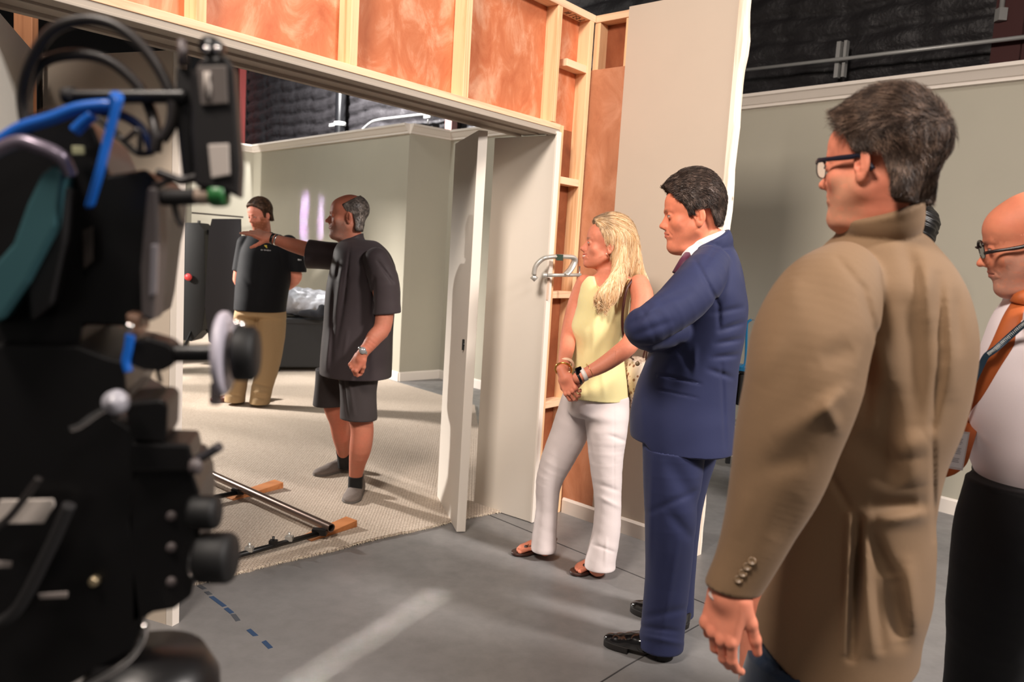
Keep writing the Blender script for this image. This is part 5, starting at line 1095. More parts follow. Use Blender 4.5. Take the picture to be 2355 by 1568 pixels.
    cs=creases([(790,870,800,960,.008,.006),(740,880,735,930,.010,.004),(800,860,815,955,.010,-.005),(770,860,745,930,.010,.005)],Y-.1,.08,1.5)
    def shf(P):
        a=smax(smax(s1(P),h1-P[:,2],.004),-smax(s1(P)+.015,P[:,2]-h1-.05,.003),.003); b=smax(smax(s2(P),h2-P[:,2],.004),-smax(s2(P)+.015,P[:,2]-h2-.05,.003),.003); d=smin(a,b,.012)+cs(P)+.003*nz(P,20,5); return np.where(P[:,2]>zt+.01,np.maximum(d,T(P)+.014),d)
    qmesh('shorts',[surf(shf,(-1.5,3.9,.42),(-.5,5.0,.95),.007,0)],sf,t)
    bk=plain('black_sock',rgb(18,17,18),.9); ks=plain('grey_sneaker',rgb(92,86,84),.8); gs=cloth('sneaker_cloth',rgb(118,108,102),.8,500,.0,.3,.4)
    sk1=lambda P: smax(smax(lF(P)-.004,P[:,2]-at(790,1034,Y+.36)[2],.003),.05-P[:,2],.003); sk2=lambda P: smax(smax(lN(P)-.004,P[:,2]-at(818,1094,Y+.04)[2],.003),.05-P[:,2],.003)
    for s_,c in ((sk1,at(792,1060,Y+.45)),(sk2,at(818,1108,Y+.05))): qmesh('sock',[surf(s_,c-V(.1,.1,.14),c+V(.1,.1,.12),.004,0)],bk,t)
    c=at(785,1046,Y+.365); MB().tube([c+V(-.022,-.0,.0),c+V(-.008,-.006,-.008),c+V(.022,-.004,.006)],[.0012,.003,.001],6).build('swoosh_mark',plain('white_print',rgb(210,205,205),.6),t)
    f1=fl(806,1078); f1t=fl(722,1100); 
    shoe('shoe',fl(808,1080),fl(722,1100),gs,plain('grey_sole',rgb(96,90,86),.7),t,.052,sole=.024,up=.10,laces=plain('lace_grey',rgb(150,144,140),.8))
    shoe('shoe',fl(825,1128),fl(797,1174),gs,plain('grey_sole2',rgb(96,90,86),.7),t,.052,L=.30,sole=.024,up=.10,laces=plain('lace_grey',rgb(150,144,140),.8),vox=.0045)
    # watch on the near wrist, bracelet on the far wrist
    a=at(836,806,Y-.30); ax=unit(at(850,790,Y-.29)-at(834,812,Y-.30)); w=cyl_band(a,a+ax,.030,'watch',M_metal,t,.016,.003)
    q=hit(lambda P:cap(P,a-ax*.02,a+ax*.02,.031),834,806,3.6,4.5,.001); MB().lathe([(0,.006),(.018,.006),(.019,.0),(.019,-.004)],q,-unit(ray(834,806)),20).build('watch_face',plain('watch_dial',rgb(150,150,150),.2,.3),w)
    a=at(628,549,Y+.21); ax=unit(at(668,562,Y+.20)-a); cyl_band(a,a+ax,.029,'bracelet',M_blk,t,.014,.004); cyl_band(a+ax*.022,a+ax*1.022,.031,'bracelet',M_metal,t,.010,.003)
pointing_man()
# ---------------------------------------------------------------- man in the navy polo at the back
def polo_man():
    Y=6.85
    t=empty('person',fl(570,935),'bearded man in a navy polo shirt and khaki trousers standing on the carpet, looking down','person')
    sk=skinmat('skin_polo_man',rgb(226,150,128)); nv=cloth('black_navy_polo',rgb(12,13,18),.75,900,.05,.1,.2)
    h=Head(at(597,496,Y),-152,16,3,1.03,heavy=.7)
    nb=at(606,545,Y+.02); nk=neckf(h,nb,.058,.068); f=lambda P: smin(h.skin(P),nk(P),.03)
    tor=chain(px([(608,580,Y,.13),(604,640,Y,.15),(600,710,Y,.15)]))
    aR=chain(px([(664,565,Y,.055),(676,615,Y+.02,.052),(681,638,Y+.05,.048),(664,655,Y+.16,.044),(640,668,Y+.26,.032)])); aL=chain(px([(562,560,Y-.05,.055),(552,620,Y-.02,.05),(552,650,Y+.06,.046),(590,668,Y+.24,.034),(630,670,Y+.28,.03)]))
    hd=hand_fn(at(636,670,Y+.27),axes(-60,20,90),1,1,curl=(25,30,20))
    up=lambda P: smin(smin(smin(smin(f(P),tor(P),.04),aR(P),.03),aL(P),.03),hd(P),.01)
    lo,hi=around(h,.15,-.17); body(t,[(f,lo,hi,.004),(up,(-2.75,6.5,.9),(-1.6,7.4,1.6),.010)],sk,h.colf(rgb(190,100,90),.5,rgb(140,90,60),.5,rgb(150,86,54),.85,-.036))
    h.eyes(t)
    hfn=lambda P: h.hair(P,.014,.064,.086,-.055,-.02,.008)
    lo,hi=around(h,.17,-.12); qmesh('hair',[surf(hfn,lo,hi,.005,0),strands('s',hfn,h.flow(.8,.8,.3),lo,hi,None,None,n=4000,length=.028,r=.0012,lift=.15)],hairmat('hair_polo_man',rgb(62,42,30),rgb(104,74,52)),t)
    T=torso(Y,[(536,580,645,.08),(548,568,664,.13),(570,556,680,.165),(605,549,677,.18),(650,543,668,.19),(700,539,660,.195),(725,539,658,.19)],.02,2.3)
    sR=chain(px([(664,560,Y,.075),(680,600,Y+.01,.080),(684,640,Y+.02,.082)])); sL=chain(px([(564,560,Y-.04,.07),(556,620,Y-.02,.078),(555,650,Y-.02,.08)])); hz=at(600,714,Y)[2]; hs=at(684,625,Y)[2]
    cz=creases([(640,570,655,640,.012,.006),(600,600,590,700,.02,.005),(560,640,600,680,.02,.005),(655,640,640,700,.015,.006)],Y-.15)
    colr=lambda P: smax(nk(P)-.014,ell(P,nb+V(-.01,0,-.004),(.13,.11,.032),axes(0,0,-18)),.005)
    def sh(P):
        d=T(P)+.003*nz(P,14,3); d=smin(d,colr(P),.014)
        for s_,hh in ((sR,hs),(sL,hs-.02)):
            a=smax(s_(P),hh-P[:,2],.004); a=smax(a,-smax(s_(P)+.018,P[:,2]-hh-.04,.003),.003); d=smin(d,a,.012)
        return smax(d+cz(P),hz-P[:,2],.005)
    so=qmesh('polo_shirt',[surf(sh,(-2.85,6.5,.80),(-1.6,7.3,1.62),.009,0)],nv,t)
    for dx,(w_,c_) in enumerate(((.020,rgb(212,190,70)),)):
        q=hit(sh,611,566,6,7.3,.002); MB().box(q,(.022,.006,.018)).box(q+V(0,0,-.012),(.03,.006,.006)).build('emblem',plain('emblem_yellow',c_,.6),so)
    mb=MB(); 
    for k in range(9): q=hit(sh,601+k*2.6,574.5+k*.18,6,7.3,.002); mb.box(q,(.006,.005,.008 if k%3 else .012))
    mb.build('chest_lettering',plain('emblem_white',rgb(170,170,175),.6),so)
    mb=MB()
    for k in range(3): q=hit(sh,686+k*2.8,597+k*.4,6,7.3,.002); mb.box(q,(.007,.005,.012))
    mb.build('sleeve_lettering',plain('emblem_white2',rgb(200,200,200),.6),so)
    kh=cloth('khaki_chino',rgb(162,136,102),.8,900,.06,.1,.2)
    l1=chain(px([(572,720,Y,.11),(562,760,Y-.01,.115),(550,830,Y-.02,.100),(542,900,Y-.02,.088),(540,924,Y-.02,.086)])); l2=chain(px([(625,720,Y,.115),(624,760,Y,.12),(618,830,Y-.01,.100),(603,890,Y-.03,.090),(597,926,Y-.04,.088)]))
    cc=creases([(600,740,590,800,.015,.006),(575,880,625,890,.014,.010),(578,900,622,905,.012,-.008),(576,912,618,918,.012,.008),(520,905,560,912,.012,.008),(560,720,530,760,.014,.006),(630,740,640,820,.014,.005),(640,780,610,880,.02,-.006)],Y-.1)
    def tr(P):
        d=smax(smin(l1(P),l2(P),.015)+cc(P)+.002*nz(P,24,3),.04-P[:,2],.004); d=smin(d,smax(T(P,-.020),np.abs(P[:,2]-(hz-.02))-.10,.03),.05); return np.where(P[:,2]>hz+.01,np.maximum(d,T(P)+.014),d)
    qmesh('trousers',[surf(tr,(-2.9,6.5,.03),(-1.7,7.3,1.08),.009,0)],kh,t)
    br=plain('brown_shoe',rgb(92,48,30),.35)
    shoe('shoe',fl(562,930),fl(480,925),br,M_sole,t,.05,L=.30,vox=.006); shoe('shoe',fl(612,918),fl(577,940),br,M_sole,t,.05,L=.30,vox=.006)
polo_man()
# ---------------------------------------------------------------- bald man in a white shirt at the right edge
def bald_man():
    Y=2.0
    t=empty('person',(1.42,2.1,0),'bald man in glasses, white shirt, orange tie and lanyard at the right edge','person')
    sk=skinmat('skin_bald_man',rgb(208,130,100)); wc=cloth('white_shirt_cloth',rgb(226,216,220),.75,1200,.08,.04,.2)
    h=Head(at(2366,560,Y-.02),-60,17,-3,.99,heavy=.5)
    nb=at(2392,660,Y+.03); nk=neckf(h,nb,.060,.072); f=lambda P: smin(h.skin(P),nk(P),.03)
    B=V(1.46,2.08,0); tor=chain([(B+V(0,0,1.3),.12),(B+V(0,0,1.05),.14),(B+V(0,0,.92),.13)])
    aN=chain([(at(2440,745,1.83),.055),(at(2530,900,1.80),.045),(at(2500,1060,1.72),.035)]); lg=[chain([(B+V(-.05,-.08,.9),.09),(B+V(-.08,-.08,.5),.06),(B+V(-.06,-.08,.09),.04)]),chain([(B+V(.05,.12,.9),.09),(B+V(.05,.14,.5),.06),(B+V(.06,.14,.09),.04)])]
    hd=hand_fn(at(2500,1062,1.72),axes(0,80,0),1,1,curl=(25,30,20))
    up=lambda P: smin(smin(smin(f(P),tor(P),.04),aN(P),.03),hd(P),.01); low=lambda P: smin(smin(tor(P),lg[0](P),.03),lg[1](P),.03)
    lo,hi=around(h,.16,-.18); body(t,[(f,lo,hi,.0034),(up,(1.05,1.6,.85),(1.95,2.45,1.55),.012),(low,(1.1,1.8,.05),(1.8,2.5,1.0),.014)],sk,h.colf(rgb(170,90,80),.45,rgb(110,80,64),.55,rgb(150,132,122),.45,-.050))
    h.eyes(t); glasses(h,t,None,w=.036,lens_r=.026,z=.010,y=.108,thick=.0026,rect=.85,tz=-.35,col=rgb(30,20,20))
    T=torso(Y+.04,[(668,2335,2450,.08),(700,2302,2480,.14),(740,2276,2500,.19),(790,2256,2510,.21),(850,2240,2520,.21),(920,2222,2525,.21),(980,2211,2528,.21),(1030,2212,2525,.21),(1070,2226,2515,.20),(1100,2240,2505,.19),(1130,2246,2500,.185)],.02,2.2)
    s1=chain([(at(2440,735,1.84),.075),(at(2500,830,1.80),.072),(at(2530,900,1.80),.07),(at(2505,1040,1.73),.055)])
    cz=creases([(2250,930,2355,900,.02,.008),(2240,975,2330,960,.016,.007),(2232,1000,2340,1005,.022,-.005),(2260,960,2300,985,.01,.006),(2240,1040,2355,1030,.02,.006),(2300,1060,2355,1050,.02,-.005),(2270,860,2240,960,.014,-.003),(2330,780,2300,900,.02,.004)],1.8)
    hz=at(2300,1096,Y)[2]
    def sh(P):
        d=T(P)+.003*nz(P,16,3); d=smin(d,s1(P),.012); d=smin(d,smax(smax(nk(P)-.012,-(nk(P)-.005),.002),ell(P,nb+V(-.02,-.0,.0),(.14,.13,.040),axes(0,0,-25)),.004),.012); return smax(d+cz(P),hz-.01-P[:,2],.004)
    so=qmesh('shirt',[surf(sh,(1.02,1.6,.90),(1.9,2.45,1.56),.0055,0)],wc,t)
    # tie following the shirt front, hanging free at the bottom
    rows=[(2349,695,.020),(2330,730,.022),(2308,790,.026),(2280,850,.030),(2245,915,.033),(2220,965,.035),(2200,1020,.036),(2186,1060,.036),(2172,1085,.024),(2164,1098,.004)]
    v=[];f_=[]; n=unit(V(-.75,-.66,0)); w_=unit(V(.66,-.75,0))
    P_=[]
    for x,y,w in rows:
        q=hit(sh,min(x,2500),y,1.5,2.3,.006) if y<1000 else at(x,y,1.93)
        P_.append((q,w))
    C_=spline([np.r_[q,w] for q,w in P_],5)
    for c in C_:
        q=c[:3]; w=c[3]; d_=w_
        for s_,o in ((-1,.003),(-.5,.006),(0,.007),(.5,.006),(1,.003),(1,-.001),(-1,-.001)): v.append(q+d_*w*s_+n*o)
    for i in range(len(C_)-1):
        for k in range(7): f_.append((i*7+k,i*7+(k+1)%7,(i+1)*7+(k+1)%7,(i+1)*7+k))
    ot=cloth('orange_tie',rgb(160,82,40),.55,1600,.05,.12,.2); to=MB().add(v,f_,0,True).build('tie',ot,t)
    MB().lathe([(.0,-.022),(.022,-.018),(.020,.0),(.014,.020),(0,.022)],P_[0][0]+V(0,0,.012),V(.35,0,1),14).build('knot',ot,to)
    tq=lambda P:smin(sh(P),chain([(q,w*.7) for q,w in P_],n=2)(P),.005)
    # lanyard with its badge
    ln=plain('teal_navy_webbing',rgb(22,48,66),.6); lt=plain('lanyard_print',rgb(200,205,205),.6)
    pts=[hit(tq,x,y,1.4,2.2,.008)+n*.004 for x,y in ((2402,684),(2416,694),(2412,706),(2396,719),(2372,735),(2350,750),(2318,778),(2290,803),(2270,818),(2258,840),(2246,865),(2234,890),(2224,915),(2216,938))]
    L=spline(pts,5); mb=MB(); v=[];f_=[]
    for i,q in enumerate(L):
        tg=unit(L[min(i+1,len(L)-1)]-L[max(i-1,0)]); sd=unit(np.cross(tg,n))
        for s_,o in ((-1,.001),(1,.001),(1,-.001),(-1,-.001)): v.append(q+sd*.0075*s_+n*o)
    for i in range(len(L)-1):
        for k in range(4): f_.append((i*4+k,i*4+(k+1)%4,(i+1)*4+(k+1)%4,(i+1)*4+k))
    lo_=MB().add(v,f_).build('lanyard',ln,t)
    mb=MB(); segs=[s for s in range(6,24)]
    R9=np.random.default_rng(3)
    for i in range(18,39):
        a,b=L[i],L[i+1]; tg=unit(b-a); sd=unit(np.cross(tg,n))
        for kk in (.2,.7):
            q=a+(b-a)*kk+n*.0016; hgt=.0034; m_=R9.integers(0,4)
            mb.tube([q-sd*hgt,q+sd*hgt],.0007,4)
            if m_!=0: mb.tube([q+sd*hgt,q+sd*hgt+tg*.0035],.0006,4)
            if m_>1: mb.tube([q-sd*0,q+tg*.003],.0006,4)
            if m_==3: mb.tube([q-sd*hgt,q-sd*hgt+tg*.0035],.0006,4)
    mb.build('lanyard_lettering',lt,lo_)
    e=L[-1]; bt=at(2196,992,1.87)
    MB().tube(spline([e,e+(bt-e)*.3+V(.004,0,0),e+(bt-e)*.6-V(.005,0,0),bt],5),.0035,8).lathe([(.0,0),(.007,.003),(.007,.012),(0,.015)],e+(bt-e)*.25,bt-e,10).build('clip',M_metal,lo_)
    c=at(2196,1034,1.87); bx_=unit(V(.86,-.5,0)); bz=unit(V(.06,0,1)); by=np.cross(bz,bx_); RR=np.stack([bx_,by,bz],1)
    bd=MB().box(c,(.042,.003,.084),RR).build('badge',plain('badge_card',rgb(206,206,212),.4),lo_)
    mb=MB()
    for k,(zz,n_) in enumerate(((.024,4),(.001,3),(-.012,1),(-.024,3))):
        for j in range(n_): mb.box(c+bz*(zz-.0042*j+.004)-by*.0019,(.026-.004*(j%2),.0006,.0017),RR)
    mb.build('badge_print',plain('grey_print',rgb(150,150,158),.6),bd)
    MB().box(c+bz*.0,(.048,.0015,.094),RR).build('badge_sleeve',plain('clear_plastic',rgb(190,184,186),.2),bd)
    # belt, trousers
    bk=cloth('black_trousers',rgb(15,15,18),.7,900,.03,.1,.15)
    l1=chain([(at(2350,1130,1.92),.125),(at(2326,1250,1.92),.130),(at(2300,1400,1.95),.120),(V(1.30,1.98,.45),.10),(V(1.30,2.0,.22),.088),(V(1.31,2.0,.06),.09)])
    l2=chain([(at(2400,1130,2.12),.125),(at(2390,1300,2.14),.12),(V(1.48,2.2,.45),.10),(V(1.50,2.2,.22),.088),(V(1.5,2.2,.06),.09)])
    cb=creases([(2230,1200,2300,1180,.02,.006),(2200,1300,2280,1320,.02,.005),(2185,1380,2260,1350,.02,.006)],1.8)
    def tr(P):
        d=smax(smin(smin(l1(P),l2(P),.015),smax(T(P,.002),P[:,2]-hz-.004,.004),.03)+cb(P)+.003*nz(P,16,3),.035-P[:,2],.005); d=smax(d,P[:,2]-hz-.006,.004); return d
    tr2=lambda P: np.where(P[:,2]<hz-.2,np.minimum(smin(l1(P),l2(P),.015),9),tr(P))
    qmesh('trousers',[surf(lambda P: smax(smax(smin(smin(l1(P),l2(P),.015),smax(T(P,.002),hz-.14-P[:,2],.02),.03)+cb(P)+.003*nz(P,16,3),P[:,2]-hz-.006,.004),.035-P[:,2],.005),(.98,1.65,.02),(1.85,2.55,1.10),.008,0)],bk,t)
    bl=lambda P: smax(T(P,.006),np.abs(P[:,2]-(hz-.012))-.016,.002); qmesh('belt',[surf(bl,(1.0,1.65,hz-.05),(1.85,2.5,hz+.03),.005,0)],plain('belt_black',rgb(10,10,10),.3),t)
    shoe('shoe',(1.36,1.93),(1.13,2.06),plain('black_shoe',rgb(14,13,13),.25),M_sole,t,.05,vox=.008); shoe('shoe',(1.55,2.14),(1.33,2.28),plain('black_shoe',rgb(14,13,13),.25),M_sole,t,.05,vox=.008)
bald_man()
# ---------------------------------------------------------------- person mostly hidden behind the tan jacket
def hidden_person():
    Y=4.3; H0=at(2103,520,Y)
    t=empty('person',(H0[0],H0[1],0),'person with dark curly hair, almost hidden behind the man in the tan jacket','person')
    sk=skinmat('skin_hidden',rgb(150,98,74)); h=Head(H0-V(0,0,.04),-80,5,0,.95); nb=H0+V(.02,.0,-.20); nk=neckf(h,nb); f=lambda P: smin(h.skin(P),nk(P),.03)
    B=V(H0[0]-.02,H0[1],0)
    tor=chain([(B+V(0,0,1.28),.11),(B+V(0,0,1.05),.12),(B+V(0,0,.9),.12)]); arms=[chain([(B+V(0,s*.17,1.33),.045),(B+V(.01,s*.2,1.08),.038),(B+V(-.05,s*.18,.86),.028)]) for s in (-1,1)]
    lg=[chain([(B+V(0,s*.09,.88),.08),(B+V(0,s*.1,.48),.055),(B+V(0,s*.1,.08),.04)]) for s in (-1,1)]; hd=[hand_fn(B+V(-.05,s*.18,.85),axes(-90,80,0),1,.95,curl=(20,25,15)) for s in (-1,1)]
    def al(P):
        d=smin(f(P),tor(P),.04)
        for q in arms+lg+hd: d=smin(d,q(P),.02)
        return d
    body(t,[(al,B+V(-.25,-.32,.03),B+V(.25,.32,H0[2]+.2),.009)],sk,h.colf()); h.eyes(t)
    hf=lambda P: smin(h.hair(P,.022,.06,.084,-.08,-.02,.012),ell(P,at(2112,520,Y),(.08,.11,.10)),.02)+.006*nz(P,90,3)
    lo,hi=around(h,.19,-.14); qmesh('hair',[surf(hf,lo,hi,.005,0)],hairmat('black_curls',rgb(20,18,18),rgb(70,64,62),120),t)
    dk=cloth('dark_shirt',rgb(38,40,48)); bc=lambda P: smax(smin(tor(P)-.02,smin(arms[0](P),arms[1](P),.02)-.012,.04),.84-P[:,2],.004)
    qmesh('shirt',[surf(bc,B+V(-.25,-.34,.8),B+V(.25,.34,1.5),.010,0)],dk,t)
    bt=lambda P: smax(smax(smin(lg[0](P),lg[1](P),.02)-.022,P[:,2]-.92,.01),.04-P[:,2],.004); qmesh('trousers',[surf(bt,B+V(-.25,-.34,.02),B+V(.25,.34,.95),.012,0)],dk,t)
    for s in (-1,1): shoe('shoe',B[:2]+V(.05,s*.1),B[:2]+V(-.22,s*.1),plain('black_shoe',rgb(14,13,13),.25),M_sole,t,.048,vox=.009)
hidden_person()
# ================================================================ FILM CAMERA IN THE FOREGROUND
def film_camera():
    t=empty('film_camera',(-.52,.80,0),'black film camera rig with blue and black cables, blurred in the left foreground','film camera')
    K1=plain('rig_black',rgb(16,15,16),.38); K2=plain('rig_matte',rgb(24,22,23),.7); K3=plain('rig_grey',rgb(92,84,84),.45); TEAL=plain('teal_panel',rgb(46,84,90),.5); BLU=plain('blue_cable',rgb(20,96,190),.4); CB=plain('cable_rubber',rgb(46,42,41),.4)
    CH=plain('chrome',rgb(220,215,212),.15,1.); WH=plain('label_white',rgb(200,190,182),.6); KG=plain('knob_rubber',rgb(10,10,11),.6); NAVY=plain('navy_cable',rgb(16,40,90),.4)
    Y=.74
    def P(x,y,dy=0): return at(x,y,Y+dy)
    def pl(pts,dy,th,name,mat=K1,par=None,bev=.003): 
        A=[P(x,y,dy) for x,y in pts]; n=len(A); v=A+[p*1+V(p[0]*th/Y*.6,th,0) for p in A]
        return MB().add(v,[tuple(range(n)),tuple(range(n,2*n))[::-1]]+[(i,n+i,n+(i+1)%n,(i+1)%n) for i in range(n)]).build(name,mat,par or t,bev)
    def cab(pts,r,name,mat=CB,par=None,n=8): return MB().tube(spline([P(*p) for p in pts],n),r,12).build(name,mat,par or t)
    def cylx(x0,x1,y,r,name,mat=KG,dy=0,par=None,seg=28,y1=None): return MB().lathe([(0,0),(r*.92,0),(r,.004),(r,np.linalg.norm(P(x1,y1 or y,dy)-P(x0,y,dy))-.004),(r*.92,np.linalg.norm(P(x1,y1 or y,dy)-P(x0,y,dy))),(0,np.linalg.norm(P(x1,y1 or y,dy)-P(x0,y,dy)))],P(x0,y,dy),P(x1,y1 or y,dy)-P(x0,y,dy),seg).build(name,mat,par or t)
    # bodies
    b1=pl([(-220,345),(40,300),(72,262),(110,246),(172,250),(215,292),(236,345),(250,402),(335,388),(366,420),(362,500),(350,560),(335,700),(325,752),(192,748),(182,800),(-220,820)],.02,.20,'camera_body')
    pl([(-220,790),(178,795),(250,822),(285,830),(290,900),(262,960),(300,985),(330,1020),(300,1200),(330,1440),(300,1500),(120,1600),(-220,1700)],.0,.22,'lower_body')
    pl([(285,925),(372,918),(386,930),(384,1000),(378,1020),(300,1010)],-.01,.07,'battery_mount')
    pl([(300,1018),(436,1022),(442,1056),(436,1085),(300,1085)],-.01,.06,'head_plate')
    hp=pl([(300,1075),(440,1080),(458,1130),(462,1180),(452,1300),(440,1372),(400,1402),(352,1410),(300,1440)],.0,.10,'head_side_plate')
    for y in (1187,1259,1338): MB().lathe([(0,.003),(.004,.003),(.005,0),(.005,-.004)],P(394,y,-.001),(0,-1,0),14).build('screw',K3,hp)
    MB().lathe([(0,.003),(.0042,.003),(.005,0),(.005,-.004)],P(216,1337,-.004),(0,-1,0),14).build('brass_screw',plain('brass_dull',rgb(214,196,160),.3,.8),t)
    # teal side panel seen along the body
    tp=pl([(30,560),(62,470),(95,400),(135,368),(142,400),(128,520),(60,650),(0,735),(-40,760),(-40,640)],-.03,.05,'side_panel',TEAL)
    pl([(60,640),(120,540),(140,430),(160,430),(150,560),(120,700),(70,740)],-.01,.04,'grip_rail',K2)
    cab([(-30,360,-.035),(40,328,-.035),(90,338,-.035),(140,362,-.03),(160,400,-.02)],.0065,'top_rail',plain('rail_lilac',rgb(128,118,132),.3,.5))
    # grey bracket on the right of the body
    gb=pl([(338,430),(362,430),(366,560),(352,740),(325,730),(322,620),(330,520)],-.012,.05,'bracket',plain('bracket_grey',rgb(72,66,66),.5)); pl([(347,562),(362,562),(358,676),(343,682)],-.018,.01,'bracket_rail',plain('rail_pale',rgb(140,136,142),.35,.4),gb,.001)
    pl([(288,720),(322,728),(322,770),(296,775)],-.01,.05,'brown_connector',plain('brown_part',rgb(120,92,76),.45))
    MB().lathe([(0,.003),(.0035,.003),(.004,0)],P(298,752,-.015),(0,-1,0),12).build('rivet',CH,t)
    # horizontal rod and the transmitter box it carries
    cylx(148,432,222,.0062,'support_rod',K1,0); cylx(146,172,220,.0075,'rod_cap',K2,0)
    bx1=pl([(442,170),(466,128),(520,128),(536,150),(546,300),(552,380),(548,455),(520,440),(448,428),(438,300)],-.01,.035,'transmitter_box',plain('transmitter_black',rgb(30,28,29),.5)); 
    pl([(452,152),(520,150),(524,238),(462,242)],-.013,.004,'grey_label',plain('label_grey',rgb(104,96,92),.6),bx1,.001)
    MB().tube([P(471,165,-.014),P(473,228,-.014)],.0012,6).tube([P(480,165,-.014),P(478,180,-.014),P(482,200,-.014),P(480,225,-.014)],.0014,6).build('label_marks',WH,bx1)
    pl([(478,332),(526,330),(528,402),(486,410)],-.013,.003,'white_label',WH,bx1,.001)
    MB().lathe([(0,-.012),(.009,-.010),(.010,0),(.009,.010),(0,.012)],P(489,112,.0),(0,-1,.0),20).build('lens_knob',K1,bx1)
    for x in (474,500): MB().lathe([(0,.003),(.003,.002),(.0035,0)],P(x,112,-.012),(0,-1,0),12).build('glint_screw',CH,bx1)
    pl([(405,150),(446,158),(450,250),(415,262),(402,225)],.0,.04,'rod_clamp',K2); pl([(400,250),(440,245),(444,420),(418,410)],.0,.03,'clamp_arm',K1)
    MB().tube([P(417,92),P(424,150)],[.0035,.0052],10).build('antenna',K3,t)
    # cables
    cab([(62,300,.02),(52,230,.02),(68,150,.01),(118,72,.0),(190,46,0),(262,58,0),(325,105,0),(372,170,0),(396,232,0),(394,285,0),(372,322,0)],.0052,'coiled_cable')
    cab([(66,290,.03),(58,230,.03),(92,150,.02),(165,126,.01),(245,138,.01),(312,190,.01),(345,250,.01),(360,310,0),(358,350,.0)],.0052,'coiled_cable')
    cab([(-30,345,-.02),(10,318,-.02),(52,293,-.02),(120,272,-.02),(180,250,-.02),(238,243,-.02),(264,244,-.02),(268,222,-.03)],.0058,'blue_cable',BLU)
    MB().tube(spline([P(262,220,-.03),P(268,240,-.03),P(248,320,-.03),P(228,400,-.03),P(206,474,-.02)],6),.0062,12,sq=.5).build('blue_ribbon',BLU,t)
    cab([(172,302,-.02),(192,282,-.02),(214,264,-.02)],.0052,'blue_cable',BLU)
    cab([(205,255,.01),(270,262,.01),(315,285,.01),(340,318,.01),(350,352,.01)],.0045,'navy_cable',NAVY)
    cab([(262,300,.01),(290,330,.01),(318,352,.01),(352,350,.01)],.0030,'thin_cable'); cab([(225,270,.0),(280,320,0),(318,300,0),(322,350,0)],.0026,'thin_cable')
    cab([(362,396,0),(395,408,0),(420,416,0),(458,408,0),(510,418,0)],.0040,'thin_cable'); cab([(352,430,0),(400,412,0),(440,410,0)],.0028,'thin_cable')
    cab([(365,438,0),(396,462,0),(408,500,.0),(420,520,0)],.0030,'thin_cable')
    ps=cylx(372,455,455,.0075,'cable_plug',K2,0,y1=452); cylx(452,494,452,.0078,'plug_sleeve',plain('plug_pale',rgb(170,150,134),.4),0,ps,y1=450)
    cylx(486,522,450,.0105,'green_ring',plain('green_ring',rgb(44,112,58),.4),-.002,ps,y1=449)
    MB().lathe([(0,-.006),(.006,-.004),(.006,.004),(0,.006)],P(497,426,-.003),(1,0,0),14).build('brass_tip',plain('brass_tip',rgb(216,180,140),.35,.4),ps)
    cab([(520,440,0),(540,430,0),(545,440,0)],.004,'thin_cable')
    # pale tag and small lights on the body
    pl([(164,335),(194,336),(195,356),(166,356)],.01,.003,'indicator',plain('indicator_cream',rgb(176,176,140),.5),b1,.001)
    pl([(190,530),(214,520),(214,600),(192,620)],.01,.003,'dull_plate',plain('dull_plate',rgb(62,54,50),.5),b1,.001)
    # follow focus: arm, white marking disc, hand wheel
    cylx(378,505,812,.0085,'focus_arm',K1,0); pl([(300,790),(340,775),(384,788),(400,800),(400,840),(372,855),(330,852),(300,840)],-.01,.04,'gear_box',K1)
    d=P(508,812)-P(560,812); ax=unit(V(.96,.12,.03)); c=P(516,812)
    MB().lathe([(.006,0),(.038,0),(.0395,.002),(.0395,.006),(.037,.008),(.006,.008)],c-ax*.004,ax,40).build('marking_disc',plain('disc_white',rgb(190,184,196),.4),t)
    MB().lathe([(.0,.010),(.025,.010),(.026,.012),(.026,.026),(.022,.030),(0,.030)],c,ax,36).build('hand_wheel',KG,t)
    MB().tube([c+ax*.006+V(0,0,.03),c+ax*.018+V(0,0,.026)],.003,8).build('wheel_pin',CH,t)
    MB().box(P(497,905,.0),(.008,.01,.02)).build('disc_clip',K3,t)
    cab([(300,770,-.01),(296,800,-.01),(290,830,-.01),(296,855,-.01)],.0042,'blue_cable',BLU); cab([(362,850,0),(370,880,0)],.002,'thin_cable')
    # lower knobs, lever, chrome arc
    cylx(440,500,1178,.0165,'drag_knob',KG,0); cylx(458,534,1282,.0245,'drag_knob',KG,0); MB().lathe([(.010,0),(.022,0),(.022,.006),(.010,.006)],P(452,1282,-.0),(1,0,0),28).build('chrome_collar',CH,t)
    MB().tube(spline([P(430,1062),P(455,1055),P(480,1042),P(506,1026)],4),[.0055]*5+[.0065]*8,12,sq=.7).build('pan_lever',plain('lever_grey',rgb(52,50,54),.45),t)
    MB().lathe([(0,0),(.008,.002),(.008,.010),(0,.012)],P(436,1070,-.005),(1,0,0),14).build('lever_hub',K3,t)
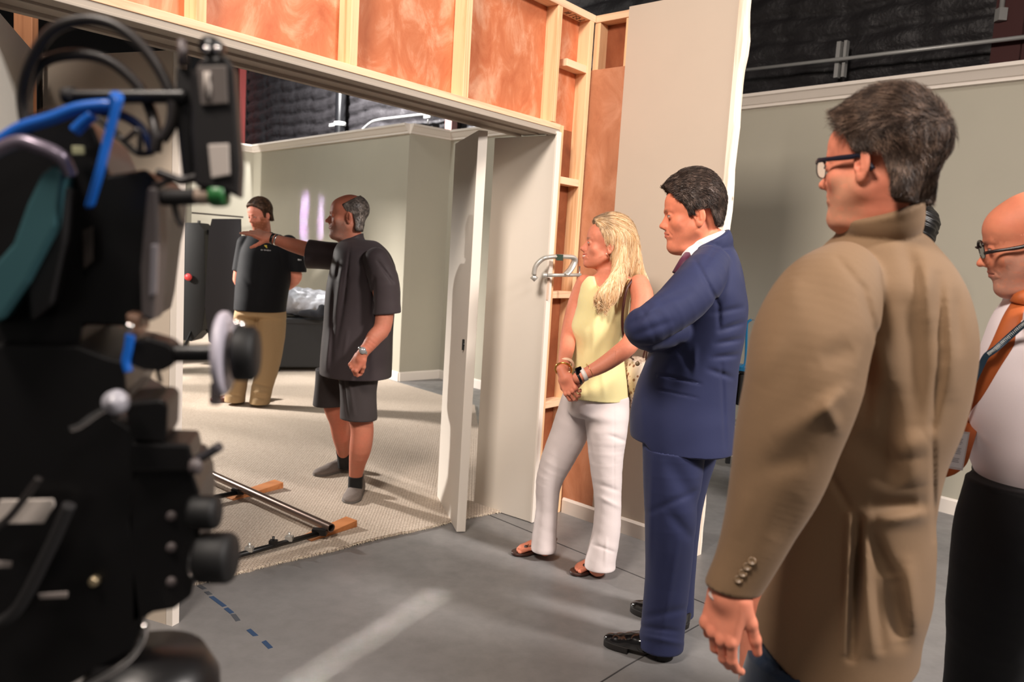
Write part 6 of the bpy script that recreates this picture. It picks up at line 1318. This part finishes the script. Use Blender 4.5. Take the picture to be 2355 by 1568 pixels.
    MB().tube(spline([P(165,985,-.03),P(190,975,-.03),P(225,950,-.03),P(262,930,-.03)],4),.0042,10).build('chrome_lever',CH,t)
    MB().lathe([(0,-.012),(.010,-.008),(.012,0),(.010,.008),(0,.012)],P(268,925,-.03),(0,-1,.2),20).build('lever_ball',plain('frosted_ball',rgb(170,168,176),.3),t)
    pl([(0,1150),(122,1148),(126,1162),(100,1204),(-20,1206)],-.02,.003,'data_label',WH,None,.001); pl([(86,1366),(156,1362),(154,1376),(90,1378)],-.02,.003,'name_plate',plain('plate_dim',rgb(120,112,108),.5),None,.001); pl([(-20,1290),(28,1292),(26,1306),(-20,1308)],-.02,.003,'name_plate',plain('plate_dim2',rgb(130,122,118),.5),None,.001)
    cab([(90,1100,-.03),(60,1140,-.03),(20,1190,-.03),(-30,1230,-.03)],.0034,'thin_cable'); cab([(160,1160,-.02),(110,1270,-.02),(40,1400,-.02),(-20,1440,-.02)],.006,'hanging_cable',K2)
    # bowl of the tripod head and tripod legs
    o=P(348,1620,.03); MB().lathe([(.02,-.06),(.055,-.04),(.068,0),(.066,.03),(.052,.055),(.0,.060)],o,(.0,.0,1),36).build('tripod_bowl',K1,t)
    MB().tube(spline([P(334,1436,-.03),P(328,1470,-.03),P(300,1512,-.04),P(250,1548,-.05),(P(170,1590,-.06))],6),.0036,10).build('chrome_rim',CH,t)
    MB().lathe([(0,-.003),(.0045,0),(0,.003)],P(331,1438,-.035),(0,-1,0),12).build('bright_screw',CH,t)
    base=V(o[0],o[1]+.02,o[2]-.05); MB().cyl(base,base-V(0,0,.35),.035).build('centre_column',K2,t)
    for an in (.5,2.6,4.7):
        e=V(base[0]+.40*math.cos(an),base[1]+.30*math.sin(an),.02); l=MB().tube([base+V(.03*math.cos(an),.03*math.sin(an),-.02),base*.5+e*.5,e],[.022,.018,.014],10).build('leg',K2,t); MB().lathe([(0,-.018),(.022,-.016),(.022,.0),(0,.01)],e,(0,0,1),14).build('foot',KG,l)
film_camera()
